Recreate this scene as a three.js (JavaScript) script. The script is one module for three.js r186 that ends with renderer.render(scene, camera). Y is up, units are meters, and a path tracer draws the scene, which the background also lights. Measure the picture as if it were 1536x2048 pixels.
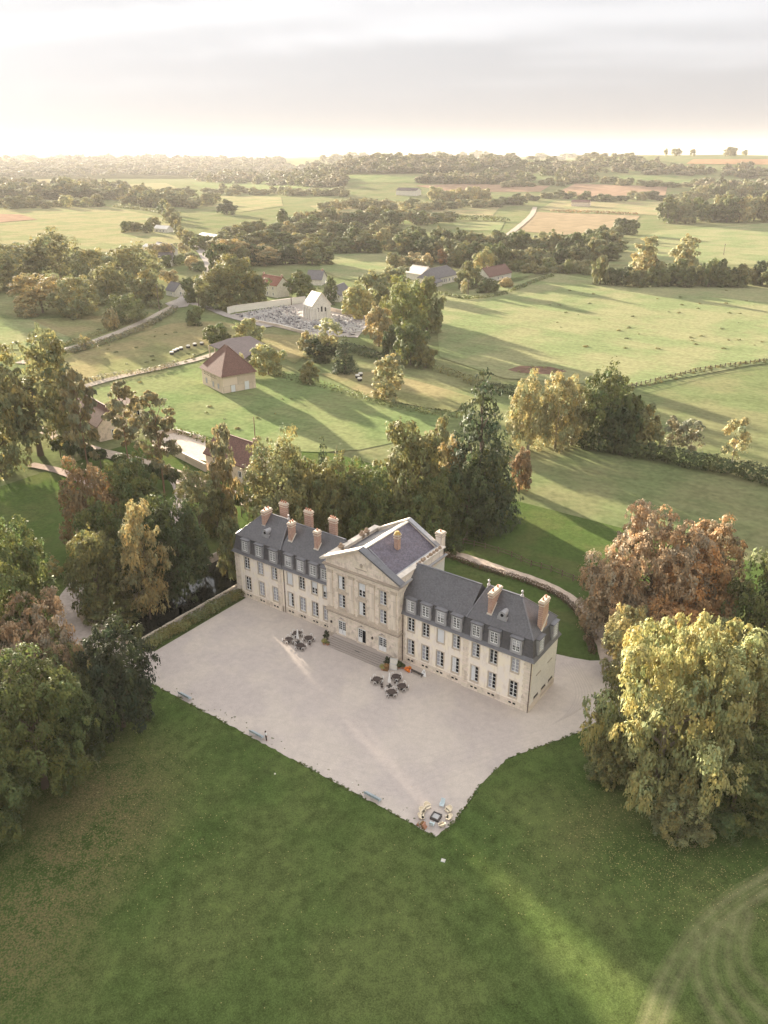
import * as THREE from 'three';
import { mergeGeometries } from 'three/addons/utils/BufferGeometryUtils.js';
import { MarchingCubes } from 'three/addons/objects/MarchingCubes.js';

// ---------------------------------------------------------------- camera, sky, sun, exposure, haze
// World axes follow the chateau: x along its facade, z out of the facade towards the lawn, y up, origin under the middle of the front.
const scene = new THREE.Scene();
const FPX = 1572.7, PITCH = 0.4279, CAMPOS = new THREE.Vector3(69.55, 78.28, 92.19);
const FH = new THREE.Vector3(-0.58072, 0, -0.8141), RT = new THREE.Vector3(0.8141, 0, -0.58072);
const FW = FH.clone().multiplyScalar(Math.cos(PITCH)).add(new THREE.Vector3(0, -Math.sin(PITCH), 0));
const UPV = FH.clone().multiplyScalar(Math.sin(PITCH)).add(new THREE.Vector3(0, Math.cos(PITCH), 0));
const camera = new THREE.PerspectiveCamera(2 * Math.atan(1024 / FPX) * 180 / Math.PI, 0.75, 1, 20000);
camera.position.copy(CAMPOS); camera.lookAt(CAMPOS.clone().add(FW));
const EXPO = 8;
const renderer = new THREE.WebGLRenderer();
renderer.toneMapping = THREE.LinearToneMapping; renderer.toneMappingExposure = 8.7; renderer.shadowMap.enabled = true;
const SUN = new THREE.Vector3(-0.934, 0.152, -0.357).normalize();
const sun = new THREE.DirectionalLight(new THREE.Color().setRGB(1, 0.87, 0.7), 4.2);
sun.position.copy(SUN).multiplyScalar(900); sun.castShadow = true; sun.shadow.radius = 1.6;
sun.shadow.mapSize.set(4096, 4096);
Object.assign(sun.shadow.camera, { left: -500, right: 500, top: 300, bottom: -300, near: 1, far: 2500 });
scene.add(sun, sun.target);
scene.fog = new THREE.FogExp2(new THREE.Color().setRGB(1, 0.95, 0.89), 0.000062);

// ---------------------------------------------------------------- random numbers and noise
let S = 12345;
const rnd = () => { S = (S + 0x6d2b79f5) | 0; let t = Math.imul(S ^ (S >>> 15), 1 | S); t = (t + Math.imul(t ^ (t >>> 7), 61 | t)) ^ t; return ((t ^ (t >>> 14)) >>> 0) / 4294967296; };
const rr = (a, b) => a + (b - a) * rnd(), pick = (a) => a[Math.floor(rnd() * a.length)];
const seed = (s) => { S = s * 7919 + 17; };
const hash = (x, y, s = 0) => { let h = Math.imul(x, 374761393) + Math.imul(y, 668265263) + Math.imul(s, 974634777); h = Math.imul(h ^ (h >>> 13), 1274126177); return ((h ^ (h >>> 16)) >>> 0) / 4294967296; };
const mod = (a, n) => ((a % n) + n) % n, mix = (a, b, t) => a + (b - a) * t, clamp = THREE.MathUtils.clamp, sstep = THREE.MathUtils.smoothstep;
function vn(x, y, per = 4096, s = 0) {          // value noise, repeating after per cells
  const ix = Math.floor(x), iy = Math.floor(y), fx = x - ix, fy = y - iy, u = fx * fx * (3 - 2 * fx), v = fy * fy * (3 - 2 * fy);
  const a = mod(ix, per), b = mod(ix + 1, per), c = mod(iy, per), d = mod(iy + 1, per);
  return mix(mix(hash(a, c, s), hash(b, c, s), u), mix(hash(a, d, s), hash(b, d, s), u), v);
}
const vn3 = (x, y, z, s) => { const k = Math.floor(z), f = z - k, t = f * f * (3 - 2 * f); return mix(vn(x, y, 4096, s + k * 13), vn(x, y, 4096, s + k * 13 + 13), t); };
const fbm = (x, y, oct = 4, per = 4096, s = 0) => { let t = 0, a = 0.5, n = 0; for (let i = 0; i < oct; i++, a *= 0.5, x *= 2, y *= 2, per *= 2) { t += a * vn(x, y, per, s + i); n += a; } return t / n; };

// ---------------------------------------------------------------- sky: pale warm veil with thin streaks of cirrus, brightest round the low sun
{
  const W = 1024, H = 512, data = new Float32Array(W * H * 4);
  for (let j = 0; j < H; j++) for (let i = 0; i < W; i++) {
    const el = ((j + 0.5) / H - 0.5) * Math.PI, az = ((i + 0.5) / W - 0.5) * 2 * Math.PI;
    const x = Math.cos(el) * Math.cos(az), y = Math.sin(el), z = Math.cos(el) * Math.sin(az);
    const ang = Math.acos(clamp(x * SUN.x + y * SUN.y + z * SUN.z, -1, 1)) * 180 / Math.PI;
    const e = Math.max(0, y), k = Math.exp(-e / 0.07), m = sstep(e, 0.17, 0.55);
    let c = [mix(0.57, 0.37, k), mix(0.58, 0.35, k), mix(0.62, 0.33, k)];
    c = [mix(c[0], 1.18, m), mix(c[1], 1.18, m), mix(c[2], 1.2, m)];
    const glow = 0.46 * Math.exp(-ang / 30);
    const px = (x * 0.5807 + z * 0.8141) / (e + 0.06), pz = (x * 0.8141 - z * 0.5807) / (e + 0.06);
    const q = pz * 0.42 + px * 0.2, w = px * 1.9 - pz * 0.5;
    const wisp = sstep(fbm(q + 3.3, w + 7.1, 5, 4096, 9), 0.44, 0.74) * sstep(e, 0.04, 0.12) * (0.6 + 0.6 * fbm(q * 4, w * 3, 3, 4096, 20));
    const o = (j * W + i) * 4, cl = 0.2 * wisp;
    data[o] = (c[0] + glow + cl) / EXPO; data[o + 1] = (c[1] + glow * 0.97 + cl) / EXPO; data[o + 2] = (c[2] + glow * 0.9 + cl) / EXPO; data[o + 3] = 1;
  }
  const sky = new THREE.DataTexture(data, W, H, THREE.RGBAFormat, THREE.FloatType);
  sky.mapping = THREE.EquirectangularReflectionMapping; sky.magFilter = THREE.LinearFilter; sky.needsUpdate = true;
  scene.background = sky; scene.environment = sky;
}

// ---------------------------------------------------------------- naming
const used = new Map();
const numbered = (n) => { const k = used.get(n) ?? 0; used.set(n, k + 1); return k ? n + '_' + String(k).padStart(3, '0') : n; };
function tag(o, label, category, group, kind) { if (label) o.userData.label = label; if (category) o.userData.category = category; if (group) o.userData.group = group; if (kind) o.userData.kind = kind; return o; }
function thing(name, label, category, [x, y, z] = [0, 0, 0], turn = 0, group) { const o = new THREE.Group(); o.name = numbered(name); o.position.set(x, y, z); o.rotation.y = turn; scene.add(o); return tag(o, label, category, group); }
function mesh(name, geos, mat, parent) {
  const g = Array.isArray(geos) ? merge(geos) : geos, m = new THREE.Mesh(g, mat);
  m.castShadow = m.receiveShadow = true; m.name = parent ? name : numbered(name); (parent ?? scene).add(m); return m;
}
const structure = (name, geos, mat) => tag(mesh(name, geos, mat), null, null, null, 'structure');
function dup(root, label, [x, y, z], turn = 0, group) { const r = root.clone(); r.name = numbered(root.name.replace(/_\d+$/, '')); r.userData = { ...root.userData }; if (label) r.userData.label = label; if (group) r.userData.group = group; r.position.set(x, y, z); r.rotation.y = turn; scene.add(r); return r; }

// ---------------------------------------------------------------- geometry helpers (flat faces, uv in metres)
function uvBox(g) {
  const p = g.attributes.position, n = g.attributes.normal, uv = new Float32Array(p.count * 2);
  for (let i = 0; i < p.count; i++) {
    const ax = Math.abs(n.getX(i)), ay = Math.abs(n.getY(i)), az = Math.abs(n.getZ(i)), x = p.getX(i), y = p.getY(i), z = p.getZ(i);
    if (ay > 0.9 && ay >= ax && ay >= az) { uv[2 * i] = x; uv[2 * i + 1] = z; } else if (ax > az) { uv[2 * i] = z; uv[2 * i + 1] = y / Math.max(0.3, Math.hypot(ax, az)); } else { uv[2 * i] = x; uv[2 * i + 1] = y / Math.max(0.3, Math.hypot(ax, az)); }
  }
  g.setAttribute('uv', new THREE.BufferAttribute(uv, 2)); return g;
}
function merge(list) {
  const out = list.flat(9).filter(Boolean).map((g) => { const h = g.index ? g.toNonIndexed() : g; for (const k of Object.keys(h.attributes)) if (!['position', 'normal', 'uv'].includes(k)) h.deleteAttribute(k); if (!h.attributes.uv || !h.userData.uv) uvBox(h); return h; });
  return out.length === 1 ? out[0] : mergeGeometries(out);
}
const box = (x0, x1, y0, y1, z0, z1) => new THREE.BoxGeometry(Math.abs(x1 - x0), Math.abs(y1 - y0), Math.abs(z1 - z0)).translate((x0 + x1) / 2, (y0 + y1) / 2, (z0 + z1) / 2).toNonIndexed();
const cyl = (r0, r1, h, x, y, z, n = 12) => new THREE.CylinderGeometry(r1, r0, h, n).translate(x, y + h / 2, z).toNonIndexed();
const ball = (r, x, y, z, sy = 1, n = 10) => new THREE.SphereGeometry(r, n, Math.max(4, n * 0.7 | 0)).scale(1, sy, 1).translate(x, y, z).toNonIndexed();
const tube = (pts, r, n = 6, seg) => new THREE.TubeGeometry(new THREE.CatmullRomCurve3(pts.map((p) => new THREE.Vector3(...p))), seg ?? pts.length * 3, r, n).toNonIndexed();
function bar(a, b, r0, r1 = r0, n = 6) { const A = new THREE.Vector3(...a), B = new THREE.Vector3(...b), d = B.clone().sub(A), g = new THREE.CylinderGeometry(r1, r0, d.length(), n); g.applyQuaternion(new THREE.Quaternion().setFromUnitVectors(new THREE.Vector3(0, 1, 0), d.normalize())); return g.translate((A.x + B.x) / 2, (A.y + B.y) / 2, (A.z + B.z) / 2).toNonIndexed(); }
function beam(a, b, w, h) { const A = new THREE.Vector3(...a), B = new THREE.Vector3(...b), d = B.clone().sub(A), g = new THREE.BoxGeometry(d.length(), h, w); const yaw = Math.atan2(-d.z, d.x), pit = Math.asin(d.y / d.length()); g.rotateZ(pit).rotateY(yaw); return g.translate((A.x + B.x) / 2, (A.y + B.y) / 2, (A.z + B.z) / 2).toNonIndexed(); }
function faces(polys) {                           // flat polygons, each a list of [x, y, z]
  const pos = [];
  for (const f of polys) for (let i = 1; i + 1 < f.length; i++) pos.push(...f[0], ...f[i], ...f[i + 1]);
  const g = new THREE.BufferGeometry(); g.setAttribute('position', new THREE.Float32BufferAttribute(pos, 3)); g.computeVertexNormals(); return uvBox(g);
}
function wallHoles(x0, x1, y0, y1, holes, depth, zf) {  // a wall in the xy plane with window openings, its face at z = zf
  const s = new THREE.Shape([[x0, y0], [x1, y0], [x1, y1], [x0, y1]].map((p) => new THREE.Vector2(...p)));
  for (const [x, y, w, h, arch] of holes) {
    const p = new THREE.Path(); p.moveTo(x - w / 2, y); p.lineTo(x + w / 2, y); p.lineTo(x + w / 2, y + h);
    if (arch) p.absellipse(x, y + h, w / 2, arch, 0, Math.PI, false); p.lineTo(x - w / 2, y + h); p.lineTo(x - w / 2, y); s.holes.push(p);
  }
  return uvBox(new THREE.ExtrudeGeometry(s, { depth, bevelEnabled: false, curveSegments: 8 }).translate(0, 0, zf - depth));
}

// ---------------------------------------------------------------- terrain and the way from a place seen to a place on the ground
const camXY = (x, z) => [(x - CAMPOS.x) * RT.x + (z - CAMPOS.z) * RT.z, (x - CAMPOS.x) * FH.x + (z - CAMPOS.z) * FH.z];   // lateral, ahead
const fromCam = (a, d) => [CAMPOS.x + RT.x * a + FH.x * d, CAMPOS.z + RT.z * a + FH.z * d];
const PARK = [-120, 105, -72, 84], MOAT = [-47, -33.6, -34, 23.6];
function land(a, d) {                              // height of the far country: a ridge to the right, a low plateau far to the left
  if (d < 1100) return 0;
  const s = a / d, t = sstep(s, -0.16, -0.01), w = 0.5 + 0.5 * Math.sin(s * 23 + 1.1), w2 = Math.sin(s * 51);
  let h = t * sstep(d, 1250, 2500) * (59 + 5 * w + 2 * w2 + 13 * sstep(s, 0.2, 0.36)) - t * 20 * sstep(d, 2600, 3600);
  h += (1 - t) * 46 * sstep(d, 2900, 5600) + t * 12 * sstep(d, 3300, 5600) + 5 * sstep(d, 1400, 3000) * Math.sin(a / 310) * Math.sin(d / 420);
  return Math.max(0, h);
}
function heightAt(x, z) { const [a, d] = camXY(x, z); return land(a, d); }
function G(px, py, h = 0) {                        // where the line of sight through (px, py) of the photograph meets the ground (or height h above it)
  const d = new THREE.Vector3().addScaledVector(RT, (px - 768) / FPX).add(FW).addScaledVector(UPV, -(py - 1024) / FPX);
  let t = d.y < -1e-4 ? (h - CAMPOS.y) / d.y : 1e9, a = d.dot(RT), f = d.dot(FH);
  if (t * f > 1100) {
    let lo = 1000 / f, hi = lo;
    while (hi * f < 6900) { hi = lo * 1.012; if (CAMPOS.y + d.y * hi < land(a * hi, f * hi) + h) break; lo = hi; }
    for (let i = 0; i < 16; i++) { const m = (lo + hi) / 2; if (CAMPOS.y + d.y * m < land(a * m, f * m) + h) hi = m; else lo = m; }
    t = hi;
  }
  return new THREE.Vector3(CAMPOS.x + d.x * t, CAMPOS.y + d.y * t, CAMPOS.z + d.z * t);
}
function see(v) { const d = v.clone().sub(CAMPOS), f = d.dot(FW); return [768 + FPX * d.dot(RT) / f, 1024 - FPX * d.dot(UPV) / f, f]; }
// ---------------------------------------------------------------- textures (albedo only: grain, joints, stains)
const s8 = (c) => Math.round(255 * clamp(c <= 0.0031308 ? c * 12.92 : 1.055 * Math.pow(c, 1 / 2.4) - 0.055, 0, 1));
function tex(w, h, fn, metres, srgb = true) {
  const d = new Uint8Array(w * h * 4);
  for (let j = 0; j < h; j++) for (let i = 0; i < w; i++) { const c = fn(i / w, j / h, i, j), o = (j * w + i) * 4; if (srgb) { d[o] = s8(c[0]); d[o + 1] = s8(c[1]); d[o + 2] = s8(c[2]); } else d[o] = d[o + 1] = d[o + 2] = 255 * clamp(c, 0, 1); d[o + 3] = 255; }
  const t = new THREE.DataTexture(d, w, h); t.wrapS = t.wrapT = THREE.RepeatWrapping; t.magFilter = THREE.LinearFilter; if (srgb) t.colorSpace = THREE.SRGBColorSpace;
  if (metres) t.repeat.set(1 / metres[0], 1 / (metres[1] ?? metres[0])); t.needsUpdate = true; return t;
}
const scaled = (t, m) => { const c = t.clone(); c.repeat.set(1 / m, 1 / m); c.needsUpdate = true; return c; };
const tint = (c, k) => [c[0] * k, c[1] * k, c[2] * k], lerp3 = (a, b, t) => [mix(a[0], b[0], t), mix(a[1], b[1], t), mix(a[2], b[2], t)];
const lin = (r, g, b) => new THREE.Color().setRGB(r, g, b);
const std = (c, o = {}) => new THREE.MeshStandardMaterial({ color: Array.isArray(c) ? lin(...c) : c, roughness: 0.85, ...o });
// coursed stone: blocks 0.9 x 0.42 m, thin joints, each block its own tone
const stoneAt = (u, v, W, H, a, b, dirt) => {
  const row = Math.floor(v * H), q = u * W + (row % 2) * 0.5, col = Math.floor(q), fy = v * H - row, fx = q - col, k = hash(mod(col, W), row, 3);
  const joint = fx < 0.03 || fy < 0.055 ? 0.8 : 1, st = fbm(u * 12, v * 12, 5, 12, 5), drip = fbm(u * 40, v * 5, 3, 40, 8);
  let c = lerp3(a, b, k * 0.7 + 0.3 * st); c = tint(c, joint * (0.9 + 0.2 * k)); return lerp3(c, dirt, sstep(st * 0.7 + drip * 0.3, 0.47, 0.74) * 0.62);
};
const T = {
  stone: tex(1024, 1024, (u, v) => stoneAt(u, v, 9, 20, [0.79, 0.7, 0.55], [0.72, 0.61, 0.53], [0.44, 0.36, 0.29]), [8]),
  plaster: tex(1024, 1024, (u, v) => { const s = fbm(u * 9, v * 9, 5, 9, 31), t = fbm(u * 30, v * 6, 4, 30, 33); return lerp3(lerp3([0.85, 0.76, 0.61], [0.81, 0.73, 0.64], sstep(s, 0.35, 0.65)), [0.58, 0.48, 0.38], sstep(t, 0.55, 0.85) * 0.45); }, [9]),
  slate: tex(512, 512, (u, v) => { const r = Math.floor(v * 32), q = u * 26 + (r % 2) * 0.5, k = hash(mod(Math.floor(q), 26), r, 4), f = v * 32 - r, s = fbm(u * 6, v * 6, 4, 6, 12); return tint([0.9, 0.865, 0.88], (0.56 + 0.3 * k + 0.3 * s) * (f < 0.14 ? 0.66 : 1)); }, [6]),
  oldSlate: tex(512, 512, (u, v) => { const r = Math.floor(v * 26), q = u * 22 + (r % 2) * 0.5, k = hash(mod(Math.floor(q), 22), r, 6), f = v * 26 - r, s = fbm(u * 9, v * 9, 5, 9, 22), m = sstep(fbm(u * 14, v * 14, 4, 14, 26), 0.52, 0.72); return lerp3(tint([0.8, 0.75, 0.82], (0.4 + 0.42 * k + 0.3 * s) * (f < 0.14 ? 0.7 : 1)), [0.42, 0.34, 0.34], m * 0.6); }, [6]),
  tile: tex(512, 512, (u, v) => { const r = Math.floor(v * 30), q = u * 26 + (r % 2) * 0.5, k = hash(mod(Math.floor(q), 26), r, 7), f = v * 30 - r, s = fbm(u * 7, v * 7, 5, 7, 23); return lerp3(tint([0.95, 0.82, 0.76], (0.5 + 0.4 * k + 0.1 * s) * (f < 0.15 ? 0.75 : 1)), [0.5, 0.47, 0.42], sstep(s, 0.52, 0.75) * 0.6); }, [7]),
  brick: tex(512, 512, (u, v) => { const r = Math.floor(v * 28), q = u * 9 + (r % 2) * 0.5, k = hash(mod(Math.floor(q), 9), r, 8), fy = v * 28 - r, fx = q - Math.floor(q), j = fy < 0.14 || fx < 0.05; return j ? [0.5, 0.42, 0.36] : tint(lerp3([0.42, 0.25, 0.18], [0.34, 0.19, 0.14], k), 0.8 + 0.4 * fbm(u * 8, v * 8, 4, 8, 24)); }, [2.1]),
  grass: tex(1024, 1024, (u, v) => { const a = fbm(u * 7, v * 7, 4, 7, 41), b = fbm(u * 60, v * 60, 4, 60, 44), d = hash((u * 1024) | 0, (v * 1024) | 0, 3); return tint(lerp3([0.72, 0.8, 0.6], [0.95, 0.84, 0.78], sstep(a, 0.35, 0.75)), 0.5 + 0.45 * b + 0.3 * d); }, [34]),
  field: tex(1024, 1024, (u, v) => { const a = fbm(u * 8, v * 8, 6, 8, 51), b = fbm(u * 14, v * 90, 4, 14, 54), c = fbm(u * 120, v * 120, 3, 120, 57); return tint(lerp3([0.76, 0.82, 0.66], [0.95, 0.86, 0.78], sstep(a, 0.32, 0.7)), 0.45 + 0.28 * b + 0.45 * c + 0.12 * a); }, [130]),
  earth: tex(512, 512, (u, v) => { const a = fbm(u * 10, v * 10, 5, 10, 61), b = fbm(u * 4, v * 60, 3, 60, 64); return tint([0.9, 0.86, 0.82], 0.5 + 0.5 * a + 0.25 * b); }, [90]),
  grain: tex(512, 512, (u, v) => { const a = fbm(u * 16, v * 16, 5, 16, 71), d = hash((u * 512) | 0, (v * 512) | 0, 9); return tint([0.9, 0.89, 0.88], 0.62 + 0.4 * a + 0.14 * d); }, [9]),
  bark: tex(128, 256, (u, v) => tint([0.9, 0.84, 0.78], 0.35 + 0.9 * fbm(u * 16, v * 6, 4, 16, 81)), [2]),
  bumpGrass: tex(512, 512, (u, v) => 0.5 * fbm(u * 40, v * 40, 4, 40, 91) + 0.5 * hash((u * 512) | 0, (v * 512) | 0, 5), [11], false),
  bumpStone: tex(512, 512, (u, v) => { const row = Math.floor(v * 20), q = u * 9 + (row % 2) * 0.5; return (q - Math.floor(q) < 0.03 || v * 20 - row < 0.055 ? 0.2 : 0.8) + 0.2 * fbm(u * 60, v * 60, 3, 60, 95); }, [8], false),
  bumpGrain: tex(512, 512, (u, v) => fbm(u * 60, v * 60, 4, 60, 97), [5], false),
};
const MT = {
  stone: std([1, 1, 1], { map: T.stone, bumpMap: T.bumpStone, bumpScale: 0.025 }),
  plaster: std([1.05, 1.05, 1.06], { map: T.plaster, bumpMap: T.bumpGrain, bumpScale: 0.01 }),
  trim: std([0.66, 0.56, 0.45], { map: T.grain, bumpMap: T.bumpGrain, bumpScale: 0.02 }), trimOld: std([0.5, 0.42, 0.34], { map: T.grain, bumpMap: T.bumpGrain, bumpScale: 0.04 }),
  coping: std([0.8, 0.72, 0.62], { map: T.grain }), lime: std([0.86, 0.82, 0.74], { map: T.grain }),
  slate: std([0.112, 0.112, 0.12], { map: T.slate, roughness: 0.42 }), oldSlate: std([0.2, 0.185, 0.215], { map: T.oldSlate, roughness: 0.6 }),
  zinc: std([0.17, 0.17, 0.185], { map: T.grain, roughness: 0.45, metalness: 0.25 }), zincPale: std([0.42, 0.42, 0.44], { map: T.grain, roughness: 0.45, metalness: 0.2 }),
  tile: std([0.2, 0.115, 0.095], { map: T.tile }), tileRed: std([0.3, 0.13, 0.09], { map: T.tile }), greyRoof: std([0.17, 0.165, 0.17], { map: T.slate }), sheet: new THREE.MeshLambertMaterial({ color: lin(0.13, 0.115, 0.12), map: T.grain }),
  brick: std([1, 1, 1], { map: T.brick }), pot: std([0.42, 0.2, 0.12]), ochre: std([0.5, 0.33, 0.1], { map: T.grain }),
  glass: new THREE.MeshPhysicalMaterial({ color: lin(0.01, 0.011, 0.014), roughness: 0.15, specularIntensity: 0.4 }), white: std([0.78, 0.78, 0.77], { roughness: 0.5 }), grey: std([0.45, 0.46, 0.48], { roughness: 0.6 }), blind: std([0.68, 0.69, 0.7], { roughness: 0.8 }), curtain: std([0.35, 0.35, 0.38]),
  iron: std([0.05, 0.042, 0.04], { roughness: 0.5 }), pipe: std([0.12, 0.085, 0.07], { roughness: 0.6 }), wicker: std([0.062, 0.042, 0.038], { map: T.grain }), black: std([0.012, 0.012, 0.012]),
  cloth: std([0.74, 0.72, 0.7]), wood: std([0.26, 0.14, 0.05], { map: T.bark }), oldWood: std([0.16, 0.12, 0.09], { map: T.bark }), blueBench: std([0.42, 0.49, 0.53], { map: T.grain, roughness: 0.6 }), cream: std([0.72, 0.62, 0.46]), skyBlue: std([0.52, 0.6, 0.62]),
  bark: std([0.16, 0.12, 0.09], { map: T.bark }), barkPine: std([0.24, 0.14, 0.09], { map: T.bark }), barkPale: std([0.34, 0.3, 0.25], { map: T.bark }),
  stepStone: std([0.42, 0.365, 0.33], { map: T.grain }), stepShade: std([0.16, 0.135, 0.12], { map: T.grain }), rubble: std([0.4, 0.29, 0.2], { map: T.grain }), houseWhite: std([0.72, 0.68, 0.6], { map: T.grain }), houseStone: std([0.88, 0.84, 0.8], { map: T.stone }),
  grave: std([0.3, 0.28, 0.28]), graveDark: std([0.1, 0.095, 0.105]), gravePale: std([0.5, 0.48, 0.46]),
  skin: std([0.55, 0.34, 0.25]), hair: std([0.03, 0.02, 0.015]), orange: std([0.72, 0.22, 0.03]),
  road: new THREE.MeshLambertMaterial({ color: lin(0.42, 0.38, 0.35), map: T.grain }), track: new THREE.MeshLambertMaterial({ color: lin(0.46, 0.4, 0.33), map: T.grain }),
  water: std([0.006, 0.008, 0.006], { roughness: 0.06 }),
};
const matte = (c, o = {}) => new THREE.MeshLambertMaterial({ color: Array.isArray(c) ? lin(...c) : c, ...o });
const ground = (c, t = T.field, m) => matte(c, { map: m ? scaled(t, m) : t, bumpMap: T.bumpGrass, bumpScale: 0.08 });
// ---------------------------------------------------------------- the land: one sheet to the horizon, then lawns, fields, roads and water as sheets on it
const parkEdge = (x, z) => Math.min(x - PARK[0], PARK[1] - x, z - PARK[2], PARK[3] - z);
{
  const as = [], ds = [], N = 130;
  for (let i = -N; i <= N; i++) as.push(55 * Math.sinh(i / N * 5.3));
  for (let i = 0; i <= 170; i++) ds.push(-260 + 60 * Math.sinh(i / 170 * 5.47));
  const pos = [], uv = [], idx = [], nx = as.length;
  for (const d of ds) for (const a of as) { const [x, z] = fromCam(a, d); const e = parkEdge(x, z); pos.push(x, land(a, d) - 4 * sstep(e, 2, 16), z); uv.push(x, z); }
  for (let j = 0; j + 1 < ds.length; j++) for (let i = 0; i + 1 < nx; i++) { const p = j * nx + i; idx.push(p, p + 1, p + nx, p + 1, p + nx + 1, p + nx); }
  const g = new THREE.BufferGeometry(); g.setAttribute('position', new THREE.Float32BufferAttribute(pos, 3)); g.setAttribute('uv', new THREE.Float32BufferAttribute(uv, 2)); g.setIndex(idx); g.computeVertexNormals();
  const m = new THREE.Mesh(g, ground([0.2, 0.222, 0.12])); m.name = 'ground'; m.receiveShadow = m.castShadow = true; tag(m, null, null, null, 'structure'); scene.add(m);
}
function sheet(pts, y) {                            // flat polygon [[x, z], ...] at height y
  const s = new THREE.Shape(pts.map(([x, z]) => new THREE.Vector2(x, -z)));
  return uvBox(new THREE.ShapeGeometry(s).rotateX(-Math.PI / 2).translate(0, y, 0).toNonIndexed());
}
const xz = (px) => px.map(([x, y]) => { const v = G(x, y); return [v.x, v.z]; });
function draped(px, lift, step = 26) {             // polygon given by places seen, cut fine enough to follow the terrain
  let tris = THREE.ShapeUtils.triangulateShape(px.map((p) => new THREE.Vector2(...p)), []).map((t) => t.map((i) => px[i]));
  for (let k = 0; k < 7; k++) tris = tris.flatMap(([a, b, c]) => {
    const l = (p, q) => Math.max(Math.abs(p[0] - q[0]), 4 * Math.abs(p[1] - q[1])), ab = l(a, b), bc = l(b, c), ca = l(c, a), m = Math.max(ab, bc, ca), h = (p, q) => [(p[0] + q[0]) / 2, (p[1] + q[1]) / 2];
    if (m < step) return [[a, b, c]];
    if (m === ab) { const q = h(a, b); return [[a, q, c], [q, b, c]]; } if (m === bc) { const q = h(b, c); return [[a, b, q], [a, q, c]]; } const q = h(c, a); return [[a, b, q], [q, b, c]];
  });
  const pos = [], uv = [];
  for (const t of tris) { const v = t.map(([x, y]) => { const p = G(x, y); p.y += lift * Math.max(1, CAMPOS.distanceTo(p) / 700); return p; }); const n = v[1].clone().sub(v[0]).cross(v[2].clone().sub(v[0])); if (n.y < 0) v.reverse(); for (const p of v) { pos.push(p.x, p.y, p.z); uv.push(p.x, p.z); } }
  const g = new THREE.BufferGeometry(); g.setAttribute('position', new THREE.Float32BufferAttribute(pos, 3)); g.setAttribute('uv', new THREE.Float32BufferAttribute(uv, 2)); g.computeVertexNormals(); g.userData.uv = 1; return g;
}
const patch = (name, px, mat, lift = 0.25) => structure(name, draped(px, lift), mat);
function ribbon(pts, w, y, m = 1) {                 // strip of width w along [[x, z], ...]
  const c = new THREE.CatmullRomCurve3(pts.map(([x, z]) => new THREE.Vector3(x, 0, z))), n = pts.length * 6, pos = [], L = [], R = [];
  for (let i = 0; i <= n; i++) { const p = c.getPoint(i / n), t = c.getTangent(i / n), k = (Array.isArray(w) ? mix(w[0], w[1], i / n) : w) / 2 * (1 + 0.05 * Math.sin(i * 1.7)); const h = heightAt(p.x, p.z) + y; L.push([p.x + t.z * k, h, p.z - t.x * k]); R.push([p.x - t.z * k, h, p.z + t.x * k]); }
  const f = []; for (let i = 0; i < n; i++) f.push([L[i], L[i + 1], R[i + 1], R[i]]); return faces(f);
}
// the park round the chateau: grass with the moat cut out of it
{
  const s = new THREE.Shape([[PARK[0], -PARK[3]], [PARK[1], -PARK[3]], [PARK[1], -PARK[2]], [PARK[0], -PARK[2]]].map((p) => new THREE.Vector2(...p)));
  s.holes.push(new THREE.Path([[MOAT[0], -MOAT[3]], [MOAT[0], -MOAT[2]], [MOAT[1], -MOAT[2]], [MOAT[1], -MOAT[3]]].map((p) => new THREE.Vector2(...p))));
  structure('park_lawn', uvBox(new THREE.ShapeGeometry(s).rotateX(-Math.PI / 2).translate(0, 0.01, 0).toNonIndexed()), ground([0.1, 0.135, 0.05], T.grass));
  structure('moat_water', sheet([[MOAT[0] - 0.3, MOAT[2] - 0.3], [MOAT[1] + 0.3, MOAT[2] - 0.3], [MOAT[1] + 0.3, MOAT[3] + 0.3], [MOAT[0] - 0.3, MOAT[3] + 0.3]], -1.7), MT.water);
  const [a, b, c, d] = MOAT;
  structure('moat_wall', [box(a - 0.5, a, -2.6, 0.06, c, d), box(b, b + 0.5, -2.6, 0.12, c, d), box(a - 0.5, b + 0.5, -2.6, 0.06, c - 0.5, c), box(a - 0.5, b + 0.5, -2.6, 0.05, d, d + 0.5)], MT.trimOld);
}
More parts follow.
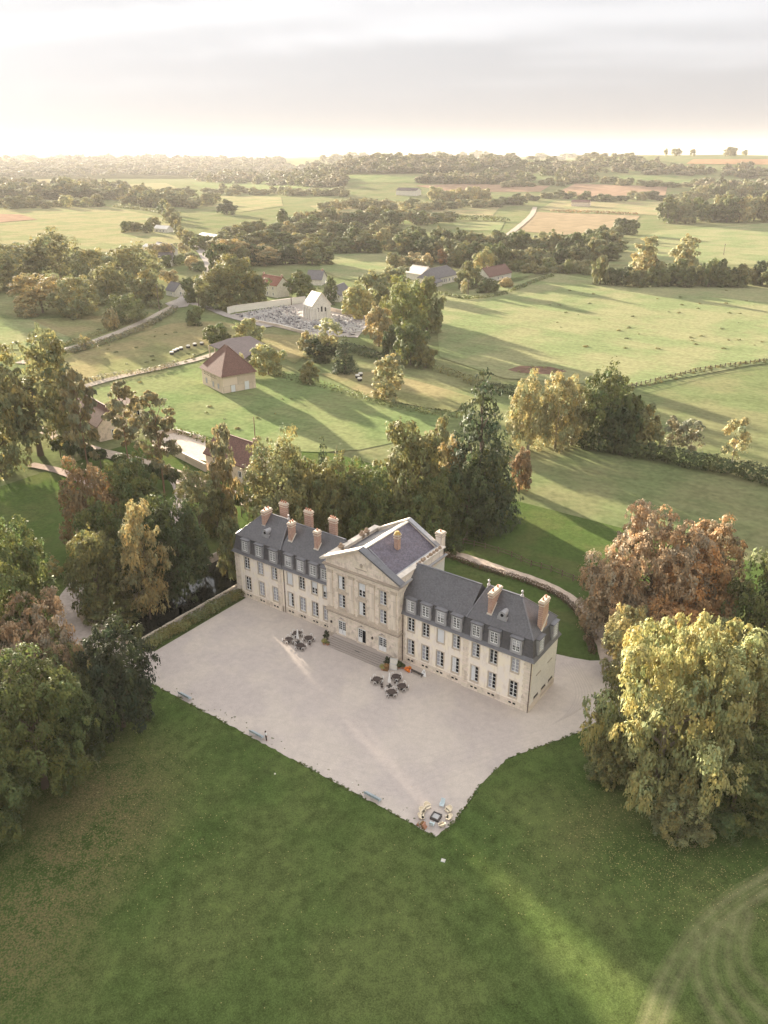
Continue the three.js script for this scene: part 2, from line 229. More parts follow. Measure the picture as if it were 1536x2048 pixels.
// front lawn with its colour worked out over the whole of it: mown tracks, worn and littered patches
const LW = [-48, 100, -6, 86];
{
  const W = 2048, H = 1280, cv = document.createElement('canvas'); cv.width = W; cv.height = H; const g = cv.getContext('2d');
  const P = (px, py) => { const v = G(px, py); return [(v.x - LW[0]) / (LW[1] - LW[0]) * W, (v.z - LW[2]) / (LW[3] - LW[2]) * H]; };
  const stroke = (pts, w, al, col) => { g.strokeStyle = `rgba(${col},${al})`; g.lineWidth = w; g.lineCap = 'round'; g.lineJoin = 'round'; g.beginPath(); const q = new THREE.CatmullRomCurve3(pts.map((p) => { const [x, y] = P(...p); return new THREE.Vector3(x, y, 0); })).getPoints(60); q.forEach((v, i) => (i ? g.lineTo(v.x, v.y) : g.moveTo(v.x, v.y))); g.stroke(); };
  g.fillStyle = '#000'; g.fillRect(0, 0, W, H);
  const tracks = [[[1285, 2060], [1320, 1965], [1372, 1880], [1440, 1810], [1560, 1735]], [[1318, 2060], [1350, 1975], [1400, 1890], [1470, 1825], [1570, 1762]], [[1398, 1868], [1392, 1930], [1408, 1995], [1450, 2060]], [[1436, 1850], [1424, 1920], [1440, 1985], [1490, 2055]], [[1470, 1838], [1456, 1900], [1470, 1965], [1530, 2030]], [[1500, 1830], [1486, 1885], [1500, 1940], [1560, 1990]]];
  for (const t of tracks) { stroke(t, 24, 0.25, '255,0,0'); stroke(t, 12, 0.35, '255,0,0'); stroke(t, 4, 0.4, '255,0,0'); }
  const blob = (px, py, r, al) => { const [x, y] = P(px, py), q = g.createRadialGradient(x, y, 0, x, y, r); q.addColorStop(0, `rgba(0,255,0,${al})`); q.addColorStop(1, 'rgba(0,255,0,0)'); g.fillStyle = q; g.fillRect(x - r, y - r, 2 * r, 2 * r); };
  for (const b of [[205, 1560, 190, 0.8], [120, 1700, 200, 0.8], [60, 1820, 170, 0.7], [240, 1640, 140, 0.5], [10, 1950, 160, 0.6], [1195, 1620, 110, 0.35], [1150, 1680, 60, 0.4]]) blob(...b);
  const dry = (px, py, r, al) => { const [x, y] = P(px, py), q = g.createRadialGradient(x, y, 0, x, y, r); q.addColorStop(0, `rgba(0,0,255,${al})`); q.addColorStop(1, 'rgba(0,0,255,0)'); g.fillStyle = q; g.fillRect(x - r, y - r, 2 * r, 2 * r); };
  for (const b of [[590, 1620, 150, 0.5], [700, 1560, 110, 0.45], [900, 1900, 260, 0.5], [560, 1950, 260, 0.5], [1150, 1800, 230, 0.4], [330, 2000, 240, 0.4], [1480, 1950, 300, 0.7], [1060, 1640, 110, 0.4]]) dry(...b);
  const m = g.getImageData(0, 0, W, H).data;
  const t = tex(W, H, (u, v, i, j) => {
    const o = ((H - 1 - j) * W + i) * 4, x = LW[0] + u * (LW[1] - LW[0]), z = LW[3] - v * (LW[3] - LW[2]);
    const a = fbm(x / 9, z / 9, 5, 4096, 101), b = fbm(x / 1.1, z / 1.1, 4, 4096, 105), d = hash(i, j, 11), e = hash(i >> 1, j >> 1, 12);
    let c = lerp3([0.064, 0.102, 0.026], [0.1, 0.128, 0.04], clamp(sstep(a, 0.3, 0.72) * 0.75 + m[o + 2] / 255 * 0.8, 0, 1));
    c = tint(c, 0.5 + 0.66 * b + 0.55 * (d - 0.5) + 0.25 * (e - 0.5));
    c = lerp3(c, tint([0.3, 0.27, 0.15], 0.75 + 0.5 * b), Math.min(1, m[o] / 255 * (0.85 + 0.3 * (e - 0.5))));
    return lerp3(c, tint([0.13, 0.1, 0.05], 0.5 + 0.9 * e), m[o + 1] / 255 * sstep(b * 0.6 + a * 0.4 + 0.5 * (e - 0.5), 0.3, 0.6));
  });
  t.wrapS = t.wrapT = THREE.ClampToEdgeWrapping;
  const s = sheet([[LW[0], LW[2]], [LW[1], LW[2]], [LW[1], LW[3]], [LW[0], LW[3]]], 0.02), p = s.attributes.position, uv = s.attributes.uv;
  for (let i = 0; i < p.count; i++) uv.setXY(i, (p.getX(i) - LW[0]) / (LW[1] - LW[0]), (LW[3] - p.getZ(i)) / (LW[3] - LW[2]));
  s.userData.uv = 1;
  // keep the sheet clear of the moat
  const hole = new THREE.Mesh(s, matte([1, 1, 1], { map: t })); hole.name = 'front_lawn'; hole.receiveShadow = true; tag(hole, null, null, null, 'structure');
  const keep = new THREE.Shape([[MOAT[1] + 0.5, -LW[3]], [LW[1], -LW[3]], [LW[1], -LW[2]], [MOAT[1] + 0.5, -LW[2]]].map((q) => new THREE.Vector2(...q)));
  const g2 = new THREE.ShapeGeometry(keep).rotateX(-Math.PI / 2).translate(0, 0.02, 0), p2 = g2.attributes.position, u2 = g2.attributes.uv;
  for (let i = 0; i < p2.count; i++) u2.setXY(i, (p2.getX(i) - LW[0]) / (LW[1] - LW[0]), (LW[3] - p2.getZ(i)) / (LW[3] - LW[2]));
  hole.geometry = g2; scene.add(hole);
}
// the gravel court
const COURT = [[-33.0, 26.2], [-31, 28.3], [-29, 28.9], [32.4, 28.9], [33.1, 25.5], [32.8, 21], [32.6, 17.8], [33.1, 11.5], [35, 7.6], [37.7, 3.1], [41, -4.1], [44.5, -9.5], [50, -15]];
{
  const edge = [];
  for (let i = 0; i + 1 < COURT.length; i++) { const [a, b] = [COURT[i], COURT[i + 1]], n = Math.ceil(Math.hypot(b[0] - a[0], b[1] - a[1]) / 0.6); for (let k = 0; k < n; k++) { const t = k / n; edge.push([mix(a[0], b[0], t) + (vn(i * 31 + k * 1.3, 3) - 0.5) * 0.3, mix(a[1], b[1], t) + (vn(i * 31 + k * 1.3, 9) - 0.5) * 0.3]); } }
  const W = 2048, H = 1024, X0 = -62, X1 = 62, Z0 = -30, Z1 = 32, cv = document.createElement('canvas'); cv.width = W; cv.height = H; const g = cv.getContext('2d');
  g.fillStyle = '#000'; g.fillRect(0, 0, W, H);
  const P = (px, py) => { const v = G(px, py); return new THREE.Vector3((v.x - X0) / (X1 - X0) * W, (v.z - Z0) / (Z1 - Z0) * H, 0); };
  const arc = (pts, w, al) => { g.strokeStyle = `rgba(255,255,255,${al})`; g.lineWidth = w; g.beginPath(); new THREE.CatmullRomCurve3(pts.map((p) => P(...p))).getPoints(50).forEach((v, i) => (i ? g.lineTo(v.x, v.y) : g.moveTo(v.x, v.y))); g.stroke(); };
  for (let k = 0; k < 7; k++) arc([[1105 + k * 6, 1450 - k * 3], [1135 + k * 7, 1425 - k * 3], [1152 + k * 6, 1390], [1140 + k * 5, 1350], [1120 + k * 6, 1325]], 2.5, 0.35);
  for (let k = 0; k < 5; k++) arc([[1080, 1462 + k * 6], [1000, 1478 + k * 9], [900, 1500 + k * 14], [800, 1520 + k * 18], [600, 1470 + k * 20]], 3, 0.16);
  for (let k = 0; k < 4; k++) arc([[320 + k * 8, 1330 + k * 9], [500, 1300 + k * 18], [700, 1370 + k * 20], [900, 1450 + k * 14]], 3, 0.12);
  const m = g.getImageData(0, 0, W, H).data;
  const t = tex(W, H, (u, v, i, j) => { const x = X0 + u * (X1 - X0), z = Z1 - v * (Z1 - Z0), a = fbm(x / 6, z / 6, 5, 4096, 111), b = fbm(x / 0.7, z / 0.7, 3, 4096, 114), d = hash(i, j, 13), w = m[((H - 1 - j) * W + i) * 4] / 255; let c = lerp3([0.46, 0.4, 0.365], [0.51, 0.445, 0.39], sstep(a, 0.35, 0.68)); c = tint(c, 0.8 + 0.16 * b + 0.2 * d); return lerp3(c, [0.35, 0.3, 0.27], w * (0.5 + 0.9 * b)); });
  t.wrapS = t.wrapT = THREE.ClampToEdgeWrapping;
  const pts = [...edge, [47, -17], [42, -20.5], [37.4, -21], [34.8, -19.2], [33.6, -18.3], [30.5, -17.3], [28.1, -16.8], [25.5, -14], [29, -9.3], [31.2, -2], [-31.2, -2], [-31.2, 0.4], [-28.6, 0.6], [-28.6, 22.6], [-29.6, 23.7], [-31.5, 23.9]];
  const s = sheet(pts, 0.05), p = s.attributes.position, uv = s.attributes.uv;
  for (let i = 0; i < p.count; i++) uv.setXY(i, (p.getX(i) - X0) / (X1 - X0), (Z1 - p.getZ(i)) / (Z1 - Z0)); s.userData.uv = 1;
  structure('gravel_court', s, matte([1, 1, 1], { map: t, bumpMap: T.bumpGrain, bumpScale: 0.02 }));
  structure('moat_path', sheet([[-33.1, -3], [-31.95, -3], [-31.95, 23.5], [-33.1, 24.5]], 0.045), MT.road);
  structure('forecourt_path', [sheet([[-33.05, 23.6], [-31, 28.3], [-36, 29.5], [-48.5, 28.6], [-49, 24.1]], 0.044)], matte([0.54, 0.46, 0.42], { map: T.grain }));
  structure('garden_path', ribbon([[-44, 26.5], [-50, 24.5], [-58, 18], [-62, 8], [-63, -4], [-70, -18], [-80, -28], [-95, -36]], [5.5, 2.6], 0.036), matte([0.54, 0.46, 0.42], { map: T.grain }));
}
// path that curves behind the right wing, with the small lawn inside it
const backPath = [[880, 1100], [948, 1120], [1005, 1140], [1058, 1157], [1106, 1177], [1150, 1205], [1182, 1245], [1208, 1290], [1218, 1335], [1225, 1370]];
structure('back_path', ribbon(xz(backPath), 2.7, 0.04), matte([0.6, 0.49, 0.4], { map: T.grain }));

// ---------------------------------------------------------------- fields and meadows beyond the park
const C = { bright: ground([0.265, 0.29, 0.165]), pale: ground([0.31, 0.29, 0.18]), tan: ground([0.27, 0.255, 0.145]), green: ground([0.205, 0.25, 0.125]), brown: ground([0.34, 0.24, 0.17], T.earth), rust: ground([0.38, 0.24, 0.14], T.earth), stubble: ground([0.32, 0.26, 0.17], T.earth), paddock: ground([0.1, 0.14, 0.05]) };
patch('hay_field', [[-90, 418], [0, 417], [215, 413], [345, 440], [366, 488], [300, 503], [160, 505], [-90, 478]], ground([0.3, 0.295, 0.175]));
patch('heath_patch', [[-80, 428], [40, 430], [74, 440], [0, 446], [-80, 450]], C.brown, 0.5);
patch('strip_field', [[412, 392], [562, 394], [566, 412], [480, 425], [405, 412]], ground([0.3, 0.295, 0.175]));
patch('village_field', [[640, 508], [790, 508], [800, 556], [690, 560], [640, 540]], C.bright);
patch('great_meadow', [[868, 600], [960, 566], [1105, 545], [1250, 572], [1640, 570], [1640, 716], [1500, 732], [1260, 776], [1180, 768], [1010, 758], [880, 715]], C.bright);
patch('striped_field', [[1215, 530], [1240, 490], [1320, 462], [1640, 440], [1640, 530]], C.bright);
patch('stubble_field', [[1030, 462], [1062, 424], [1280, 432], [1260, 458], [1130, 470]], C.stubble);
patch('far_bright_field', [[1075, 420], [1110, 402], [1390, 405], [1340, 432], [1180, 424]], C.pale);
patch('ploughed_field', [[1105, 390], [1150, 368], [1335, 374], [1330, 393], [1200, 396]], C.brown);
patch('ploughed_strip', [[830, 372], [920, 368], [1100, 372], [1080, 384], [900, 384]], C.brown);
patch('narrow_field', [[860, 418], [1000, 414], [985, 432], [870, 432]], C.pale); patch('narrow_field', [[905, 446], [1010, 444], [1000, 462], [920, 460]], C.bright);
patch('hill_field', [[960, 350], [985, 337], [1062, 333], [1062, 347], [1000, 356]], C.green); patch('hill_field', [[1372, 328], [1386, 319.5], [1640, 318], [1640, 331]], C.rust);
patch('hill_field', [[1200, 363], [1230, 350], [1430, 354], [1400, 368]], C.green); patch('hill_field', [[1400, 372], [1440, 360], [1640, 362], [1640, 385], [1440, 385]], C.bright);
patch('hill_field', [[880, 352], [700, 350], [690, 366], [880, 366]], C.green); patch('hill_field', [[1060, 355], [1130, 346], [1180, 352], [1160, 365], [1060, 366]], C.green);
patch('wood_floor', [[-120, 318], [300, 317], [562, 320], [592, 340], [560, 356], [300, 358], [-120, 360]], ground([0.06, 0.065, 0.035]), 0.4); patch('wood_floor', [[570, 348], [640, 330], [800, 322], [1050, 322], [1060, 345], [960, 346], [700, 350]], ground([0.06, 0.065, 0.035]), 0.4);
patch('valley_field', [[620, 412], [740, 408], [750, 424], [640, 426]], C.pale); patch('valley_field', [[380, 366], [600, 360], [620, 376], [420, 384]], C.green); patch('valley_field', [[0, 362], [140, 358], [160, 370], [0, 376]], C.pale);
patch('valley_field', [[180, 372], [330, 366], [360, 378], [200, 384]], C.pale); patch('valley_field', [[640, 430], [760, 430], [770, 446], [640, 446]], C.bright);
patch('rough_meadow', [[120, 745], [130, 716], [340, 648], [440, 642], [505, 660], [425, 700], [330, 736], [160, 772]], C.tan);
patch('dry_meadow', [[505, 668], [600, 672], [625, 700], [590, 728], [530, 700]], C.tan); patch('dry_slope', [[640, 748], [760, 744], [860, 770], [960, 800], [905, 826], [740, 796]], C.tan);
patch('dovecote_meadow', [[165, 785], [300, 752], [430, 730], [560, 742], [640, 760], [760, 800], [900, 838], [860, 870], [720, 900], [640, 905], [520, 900], [400, 870], [280, 850]], C.green, 0.12);
patch('side_meadow', [[-80, 640], [60, 640], [140, 676], [128, 690], [60, 700], [-80, 700]], C.bright); patch('scrub_meadow', [[60, 640], [330, 625], [300, 660], [150, 690], [142, 676]], C.tan, 0.2);
patch('farm_yard_grass', [[930, 556], [1060, 540], [1100, 548], [1000, 572], [940, 580]], C.green);
patch('mud_patch', [[1015, 741], [1040, 733], [1100, 735], [1135, 744], [1100, 750], [1040, 747]], ground([0.2, 0.13, 0.1], T.earth, 14), 0.32);
// roads and yards
structure('village_road', [ribbon(xz([[352, 612], [392, 575], [418, 538], [408, 512], [385, 486], [360, 462], [335, 432], [318, 412], [305, 398]]), 7, 0.5)], MT.road);
structure('country_lane', [ribbon(xz([[40, 728], [95, 708], [160, 692], [230, 668], [300, 638], [352, 612], [380, 606]]), 5, 0.3)], MT.track);
structure('crossroads', draped([[330, 608], [352, 600], [385, 600], [375, 614], [345, 618]], 0.36), MT.road);
structure('cemetery_road', ribbon(xz([[378, 606], [420, 618], [455, 632], [490, 642], [540, 655]]), 5, 0.42), MT.road);
structure('dovecote_lane', ribbon(xz([[60, 812], [150, 780], [230, 757], [330, 735], [400, 718], [440, 705]]), 4.5, 0.3), MT.track);
structure('farm_yard', draped([[306, 872], [352, 866], [411, 883], [413, 924], [345, 908], [304, 893]], 0.22), matte([0.66, 0.56, 0.47], { map: T.grain }));
structure('pollard_drive', ribbon(xz([[80, 855], [140, 885], [200, 905], [270, 922], [340, 945], [420, 975], [500, 1005]]), 5, 0.2), matte([0.55, 0.46, 0.38], { map: T.grain }));
structure('pine_path', ribbon(xz([[60, 930], [108, 940], [150, 955], [190, 975]]), 3, 0.24), matte([0.5, 0.4, 0.34], { map: T.grain }));
structure('farm_track', ribbon(xz([[1015, 472], [1040, 452], [1062, 432], [1070, 415]]), 7, 0.8), MT.track);
// ---------------------------------------------------------------- the chateau
const chateau = thing('chateau', 'long cream stone chateau with pedimented centre and dark slate mansard wings', 'chateau');
const group = (name, parent, [x, y, z] = [0, 0, 0], turn = 0) => { const o = new THREE.Group(); o.name = name; o.position.set(x, y, z); o.rotation.y = turn; parent.add(o); return o; };
const RB = [9.3, 12.15, 15, 17.9, 21.55, 24.65, 28.35], LB = [-27.9, -24.4, -20.9, -17.3, -14.4, -11.45, -8.85], CB = [-4.2, 0.15, 4.5];
const PAV = 19.3, WB = -8.7;
// windows: cross bars, panes, sill; one geometry per size
function windowKit(w, h, cols, rows) {
  const f = [], t = 0.055;
  f.push(box(-w / 2, -w / 2 + t, 0, h, -0.16, -0.08), box(w / 2 - t, w / 2, 0, h, -0.16, -0.08), box(-w / 2, w / 2, 0, 0.1, -0.165, -0.07), box(-w / 2, w / 2, h - t, h, -0.165, -0.075), box(-0.065, 0.065, 0, h, -0.17, -0.06));
  for (let i = 1; i < rows; i++) f.push(box(-w / 2, w / 2, h * i / rows - 0.022, h * i / rows + 0.022, -0.15, -0.09));
  for (const s of [-1, 1]) if (cols > 2) f.push(box(s * w / 4 - 0.02, s * w / 4 + 0.02, 0, h, -0.148, -0.092));
  return { frame: merge(f), glass: box(-w / 2, w / 2, 0, h, -0.24, -0.18), sill: merge([box(-w / 2 - 0.16, w / 2 + 0.16, -0.16, 0, -0.2, 0.12), box(-w / 2 - 0.1, w / 2 + 0.1, -0.26, -0.16, -0.2, 0.05)]), left: box(-w / 2 + 0.05, -0.05, 0.05, h - 0.05, -0.178, -0.172), right: box(0.05, w / 2 - 0.05, 0.05, h - 0.05, -0.178, -0.172), top: box(-w / 2 + 0.05, w / 2 - 0.05, h * 0.45, h - 0.05, -0.178, -0.172), shut: box(-w / 2, w / 2, 0, h, -0.14, -0.06), surround: merge([box(-w / 2 - 0.18, -w / 2, 0, h + 0.18, -0.2, 0.035), box(w / 2, w / 2 + 0.18, 0, h + 0.18, -0.2, 0.035), box(-w / 2, w / 2, h, h + 0.18, -0.2, 0.035)]) };
}
function putWindow(kit, parent, x, y, z, state = '', turn = 0) {
  const g = group('window', parent, [x, y, z], turn);
  mesh('glass', kit.glass, MT.glass, g); mesh('sill', kit.sill, MT.trim, g); mesh('surround', kit.surround, MT.trim, g);
  if (state.includes('S')) { mesh('shutter', kit.shut, MT.blind, g); return g; }
  mesh('frame', kit.frame, MT.white, g);
  if (state.includes('L')) mesh('curtain', kit.left, MT.curtain, g); if (state.includes('R')) mesh('curtain', kit.right, MT.curtain, g);
  if (state.includes('l')) mesh('blind', kit.left, MT.blind, g); if (state.includes('t')) mesh('blind', kit.top, MT.blind, g);
  return g;
}
const K1 = windowKit(1.28, 2.85, 2, 4), K2 = windowKit(1.25, 2.5, 2, 4), KC = windowKit(1.35, 2.6, 2, 4);
{ // walls of the wings; the end pavilions stand a little proud
  const hole = (xs) => xs.flatMap((x) => [[x, 1.85, 1.28, 2.85], [x, 6.45, 1.25, 2.5]]);
  mesh('wing_wall', [wallHoles(7.4, PAV, 0, 9.4, hole(RB.slice(0, 4)), 0.3, 0), box(7.4, PAV, 0, 9.4, WB, -0.3)], MT.plaster, chateau);
  mesh('wing_wall', [wallHoles(-PAV, -7.4, 0, 9.4, hole(LB.slice(3)), 0.3, 0), box(-PAV, -7.4, 0, 9.4, WB, -0.3)], MT.plaster, chateau);
  mesh('pavilion_wall', [wallHoles(PAV, 31.1, 0, 9.4, hole(RB.slice(4)), 0.3, 0.22), box(PAV, 30.8, 0, 9.4, WB - 0.2, -0.08)], MT.plaster, chateau);
  mesh('pavilion_wall', [wallHoles(-31.1, -PAV, 0, 9.4, hole(LB.slice(0, 3)), 0.3, 0.22), box(-31.1, -PAV, 0, 9.4, WB - 0.2, -0.08)], MT.plaster, chateau);
  mesh('end_wall', box(30.8, 31.14, 0, 9.4, WB - 0.2, -0.08), MT.lime, chateau);
  for (const v of [2.1, 4.8, 7.4]) { mesh('end_opening', box(31.1, 31.17, 1.65, 2.05, -v - 0.75, -v + 0.75), MT.glass, chateau); mesh('end_ledge', box(31.14, 31.24, 1.5, 1.62, -v - 0.85, -v + 0.85), MT.trim, chateau); }
  for (const v of [2.3, 6.4]) mesh('end_ledge', box(31.14, 31.22, 5.9, 6.05, -v - 0.8, -v + 0.8), MT.trimOld, chateau);
  // stone quoins at the corners of the pavilions and beside the centre
  const quoin = []; for (const [x0, x1, z] of [[29.75, 31.13, 0.22], [PAV - 0.02, 20.35, 0.22], [-31.13, -29.75, 0.22], [-20.3, -PAV + 0.02, 0.22], [7.7, 8.25, 0], [-8.1, -7.7, 0]]) for (let k = 0; k < 16; k++) { const y = 1.26 + k * 0.5, a = k % 2 ? 0.12 : 0; if (y < 9) quoin.push(box(x0 + (x0 > 0 && x0 < 25 ? 0 : a), x1 - (x0 > 0 && x0 < 25 ? a : 0), y + 0.02, y + 0.48, z - 0.05, z + 0.03)); }
  tag(mesh('quoin', quoin, MT.stone, chateau), null, null, null, 'stuff');
  for (const [a, b, z] of [[7.5, PAV, 0], [PAV, 31.16, 0.22], [-PAV, -7.5, 0], [-31.16, -PAV, 0.22]]) { mesh('plinth', [box(a, b, 0, 1.14, z - 0.2, z + 0.07), box(a, b, 1.14, 1.24, z - 0.2, z + 0.1)], MT.stone, chateau); mesh('eave_cornice', [box(a - 0.05, b + 0.05, 9.08, 9.26, z - 0.2, z + 0.14), box(a - 0.1, b + 0.1, 9.26, 9.4, z - 0.2, z + 0.28)], MT.coping, chateau); }
  for (const [s, y] of [[1, 0], [1, 1.14]]) mesh('plinth', box(31.1, 31.2 + 0.02 * y, y, y ? 1.24 : 1.14, WB - 0.22, 0.3), MT.stone, chateau);
  for (const [xs, z] of [[RB.slice(0, 4), 0.07], [RB.slice(4), 0.29], [LB.slice(0, 3), 0.29], [LB.slice(3), 0.07]]) for (const x of xs) for (const s of [-0.36, 0.36]) mesh('cellar_vent', box(x + s - 0.22, x + s + 0.22, 0.55, 0.85, z - 0.1, z + 0.012), MT.glass, chateau);
  const up = ['', '', 'S', 'L', 'L', 'Ll', 'LR'], lo = ['L', 'L', 'L', 'l', 'l', 'L', ''];
  RB.forEach((x, i) => { const z = i > 3 ? 0.22 : 0; putWindow(K1, chateau, x, 1.85, z, lo[i]); putWindow(K2, chateau, x, 6.45, z, up[i]); });
  const ul = ['', 'LR', 'L', 'S', '', 't', 't'], ll = ['', 'LR', 'LR', 'l', 'LR', 'L', 'L'];
  LB.forEach((x, i) => { const z = i < 3 ? 0.22 : 0; putWindow(K1, chateau, x, 1.85, z, ll[i]); putWindow(K2, chateau, x, 6.45, z, ul[i]); });
}
// mansard roofs
function mansard(x0, x1, hip0, hip1, zf, zb, top, lift = 0) {
  const zc = (zf + zb) / 2, lo = [], up = [];
  const ring = (out, y, k0, k1) => [[x0 - (hip0 ? out : 0), y, zf + out], [x1 + (hip1 ? out : 0), y, zf + out], [x1 + (hip1 ? out : 0), y, zb - out], [x0 - (hip0 ? out : 0), y, zb - out]];
  const A = ring(0.42, 9.4), B = ring(0.34, 9.52), Cc = ring(0.06, 10.0), D = ring(-0.2, 11.2), E2 = ring(-0.42, 12.72 + lift), F = ring(-0.3, 12.78 + lift);
  const skip = (i) => (i === 1 && !hip1) || (i === 3 && !hip0), side = (P, Q, o) => { for (let i = 0; i < 4; i++) if (!skip(i)) o.push([P[i], P[(i + 1) % 4], Q[(i + 1) % 4], Q[i]]); };
  side(Cc, D, lo); side(D, E2, lo); side(E2, F, up);
  const r0 = [x0 + hip0, top, zc], r1 = [x1 - hip1, top, zc];
  up.push([F[0], F[1], r1, r0], [F[2], F[3], r0, r1]); if (hip1) up.push([F[1], F[2], r1]); else up.push([F[1], F[2], r1]); up.push([F[3], F[0], r0]);
  if (!hip1) lo.push([A[1], A[2], F[2], F[1]]); if (!hip0) lo.push([A[3], A[0], F[0], F[3]]);
  for (let i = 0; i < 4; i++) if (!skip(i)) mesh('gutter_band', faces([[A[i], A[(i + 1) % 4], B[(i + 1) % 4], B[i]], [B[i], B[(i + 1) % 4], Cc[(i + 1) % 4], Cc[i]]]), MT.zinc, chateau); mesh('mansard_slope', faces(lo), MT.slate, chateau); mesh('roof_slope', faces(up), MT.slate, chateau);
  mesh('ridge_cap', beam(r0, r1, 0.3, 0.12), MT.zinc, chateau);
  const cs = []; if (hip1) cs.push(beam(F[1], r1, 0.2, 0.1), beam(F[2], r1, 0.2, 0.1)); if (hip0) cs.push(beam(F[0], r0, 0.2, 0.1), beam(F[3], r0, 0.2, 0.1)); if (cs.length) mesh('hip_cap', cs, MT.zinc, chateau);
  return [r0, r1];
}
mansard(7.5, 19.6, 0, 0, 0, WB, 16.75); mansard(-19.6, -7.5, 0, 0, 0, WB, 16.75);
for (const s of [1, -1]) {
  const [r0, r1] = s > 0 ? mansard(PAV - 0.2, 31.14, 1.7, 4.6, 0.22, WB - 0.2, 17.0, 0.06) : mansard(-31.14, -PAV + 0.2, 4.6, 1.7, 0.22, WB - 0.2, 17.0, 0.06);
  for (const r of [r0, r1]) mesh('finial', [cyl(0.3, 0.2, 0.3, r[0], 17, r[2], 8), cyl(0.12, 0.1, 0.35, r[0], 17.3, r[2], 8), ball(0.2, r[0], 17.78, r[2], 1.1, 8), cyl(0.06, 0.01, 0.35, r[0], 17.9, r[2], 6)], MT.zincPale, chateau);
}
// dormers
const KD = { sur: merge([box(-0.95, -0.6, 0, 2.5, -0.9, 0.06), box(0.6, 0.95, 0, 2.5, -0.9, 0.06), box(-0.9, 0.9, -0.05, 0.38, -0.7, 0.1), box(-0.6, 0.6, 2.3, 2.5, -0.9, 0.05), box(-1.02, -0.88, 0, 1.0, -0.6, 0.02), box(0.88, 1.02, 0, 1.0, -0.6, 0.02)]), cap: merge([box(-1.0, 1.0, 2.5, 2.6, -0.5, 0.14), box(-1.1, 1.1, 2.6, 2.7, -0.5, 0.2), faces([[[-1.1, 2.7, 0.2], [1.1, 2.7, 0.2], [0.9, 2.78, -0.6], [-0.9, 2.78, -0.6]]])]), ...windowKit(1.2, 1.92, 4, 4) };
function dormer(x, z, st = '', turn = 0) {
  const g = group('dormer', chateau, [turn ? z : x, 10.0, turn ? x : z + 0.18], turn);
  mesh('surround', KD.sur, MT.zincPale, g); mesh('cornice', KD.cap, MT.zinc, g);
  for (const [n, q, m] of [['frame', KD.frame, MT.white], ['glass', KD.glass, MT.glass], ...(st ? [['blind', st === 't' ? KD.top : KD.left, MT.curtain]] : [])]) { const c = mesh(n, q, m, g); c.position.set(0, 0.38, 0.16); }
}
RB.forEach((x, i) => dormer(x, i > 3 ? 0.22 : 0, ['L', '', 't', '', '', '', 't'][i])); LB.forEach((x, i) => dormer(x, i < 3 ? 0.22 : 0, ['', '', '', 't', 'L', '', ''][i]));
for (const v of [2.0, 7.0]) dormer(-v, 31.14 + 0.18, '', Math.PI / 2);
// chimneys: brick shafts with stone bands and pots
function chimney(x, z, w, d, y0, y1, mat = MT.brick, flash = 1, pots = 2) {
  const g = group('chimney', chateau, [x, 0, z]);
  mesh('shaft', box(-w / 2, w / 2, y0, y1 - 0.5, -d / 2, d / 2), mat, g);
  mesh('cap', [box(-w / 2 - 0.08, w / 2 + 0.08, y1 - 0.95, y1 - 0.8, -d / 2 - 0.08, d / 2 + 0.08), box(-w / 2 - 0.14, w / 2 + 0.14, y1 - 0.5, y1 - 0.28, -d / 2 - 0.14, d / 2 + 0.14), box(-w / 2 - 0.04, w / 2 + 0.04, y1 - 0.28, y1 - 0.08, -d / 2 - 0.04, d / 2 + 0.04)], MT.trim, g);
  for (let k = 0; k < pots; k++) { const t = (k + 0.5) / pots - 0.5; mesh('chimney_pot', cyl(0.17, 0.13, 0.4, w > d ? t * w : 0, y1 - 0.08, w > d ? 0 : t * d, 8), MT.pot, g); }
  if (flash) mesh('flashing', [box(-w / 2 - 0.1, w / 2 + 0.1, y0 + 0.02, y0 + 0.42, d / 2 - 0.1, d / 2 + 0.1), beam([w / 2 + 0.04, y0 + 0.2, d / 2], [w / 2 + 0.04, Math.min(y0 + 0.3 + d, 16.6), -d / 2], 0.16, 0.3)], MT.coping, g);
}
chimney(22.75, -2.75, 0.66, 3.0, 13.7, 17.8); chimney(30.3, -4.0, 0.72, 2.0, 12.7, 18.1);
chimney(-25.6, -3.55, 0.75, 2.0, 14.8, 18.2); chimney(-18.4, -2.4, 0.8, 1.2, 14.0, 18.0); chimney(-12.35, -2.4, 0.85, 1.0, 14.1, 18.0, MT.brick, 1, 1);
chimney(-24.3, -6.9, 1.6, 0.7, 13.2, 18.7, MT.brick, 0, 3); chimney(-18.0, -6.7, 1.6, 0.7, 13.2, 18.8, MT.brick, 0, 3); chimney(-12.2, -6.7, 1.5, 0.7, 13.2, 18.8, MT.brick, 0, 3);
for (const [x, z, y] of [[25.0, -1.75, 14.15], [-23.9, -1.75, 14.15]]) { // zinc eyelet vents in the slopes
  const g = group('roof_vent', chateau, [x, y, z]);
  mesh('hood', [new THREE.CylinderGeometry(0.62, 0.5, 1.9, 12, 1, false).rotateX(Math.PI / 2).translate(0, 0.55, -0.2).toNonIndexed(), box(-0.8, 0.8, -0.35, 0.15, -0.5, 0.78)], MT.zincPale, g);
  mesh('opening', new THREE.CylinderGeometry(0.27, 0.27, 0.05, 10).rotateX(Math.PI / 2).translate(0, 0.55, 0.77), MT.glass, g);
}
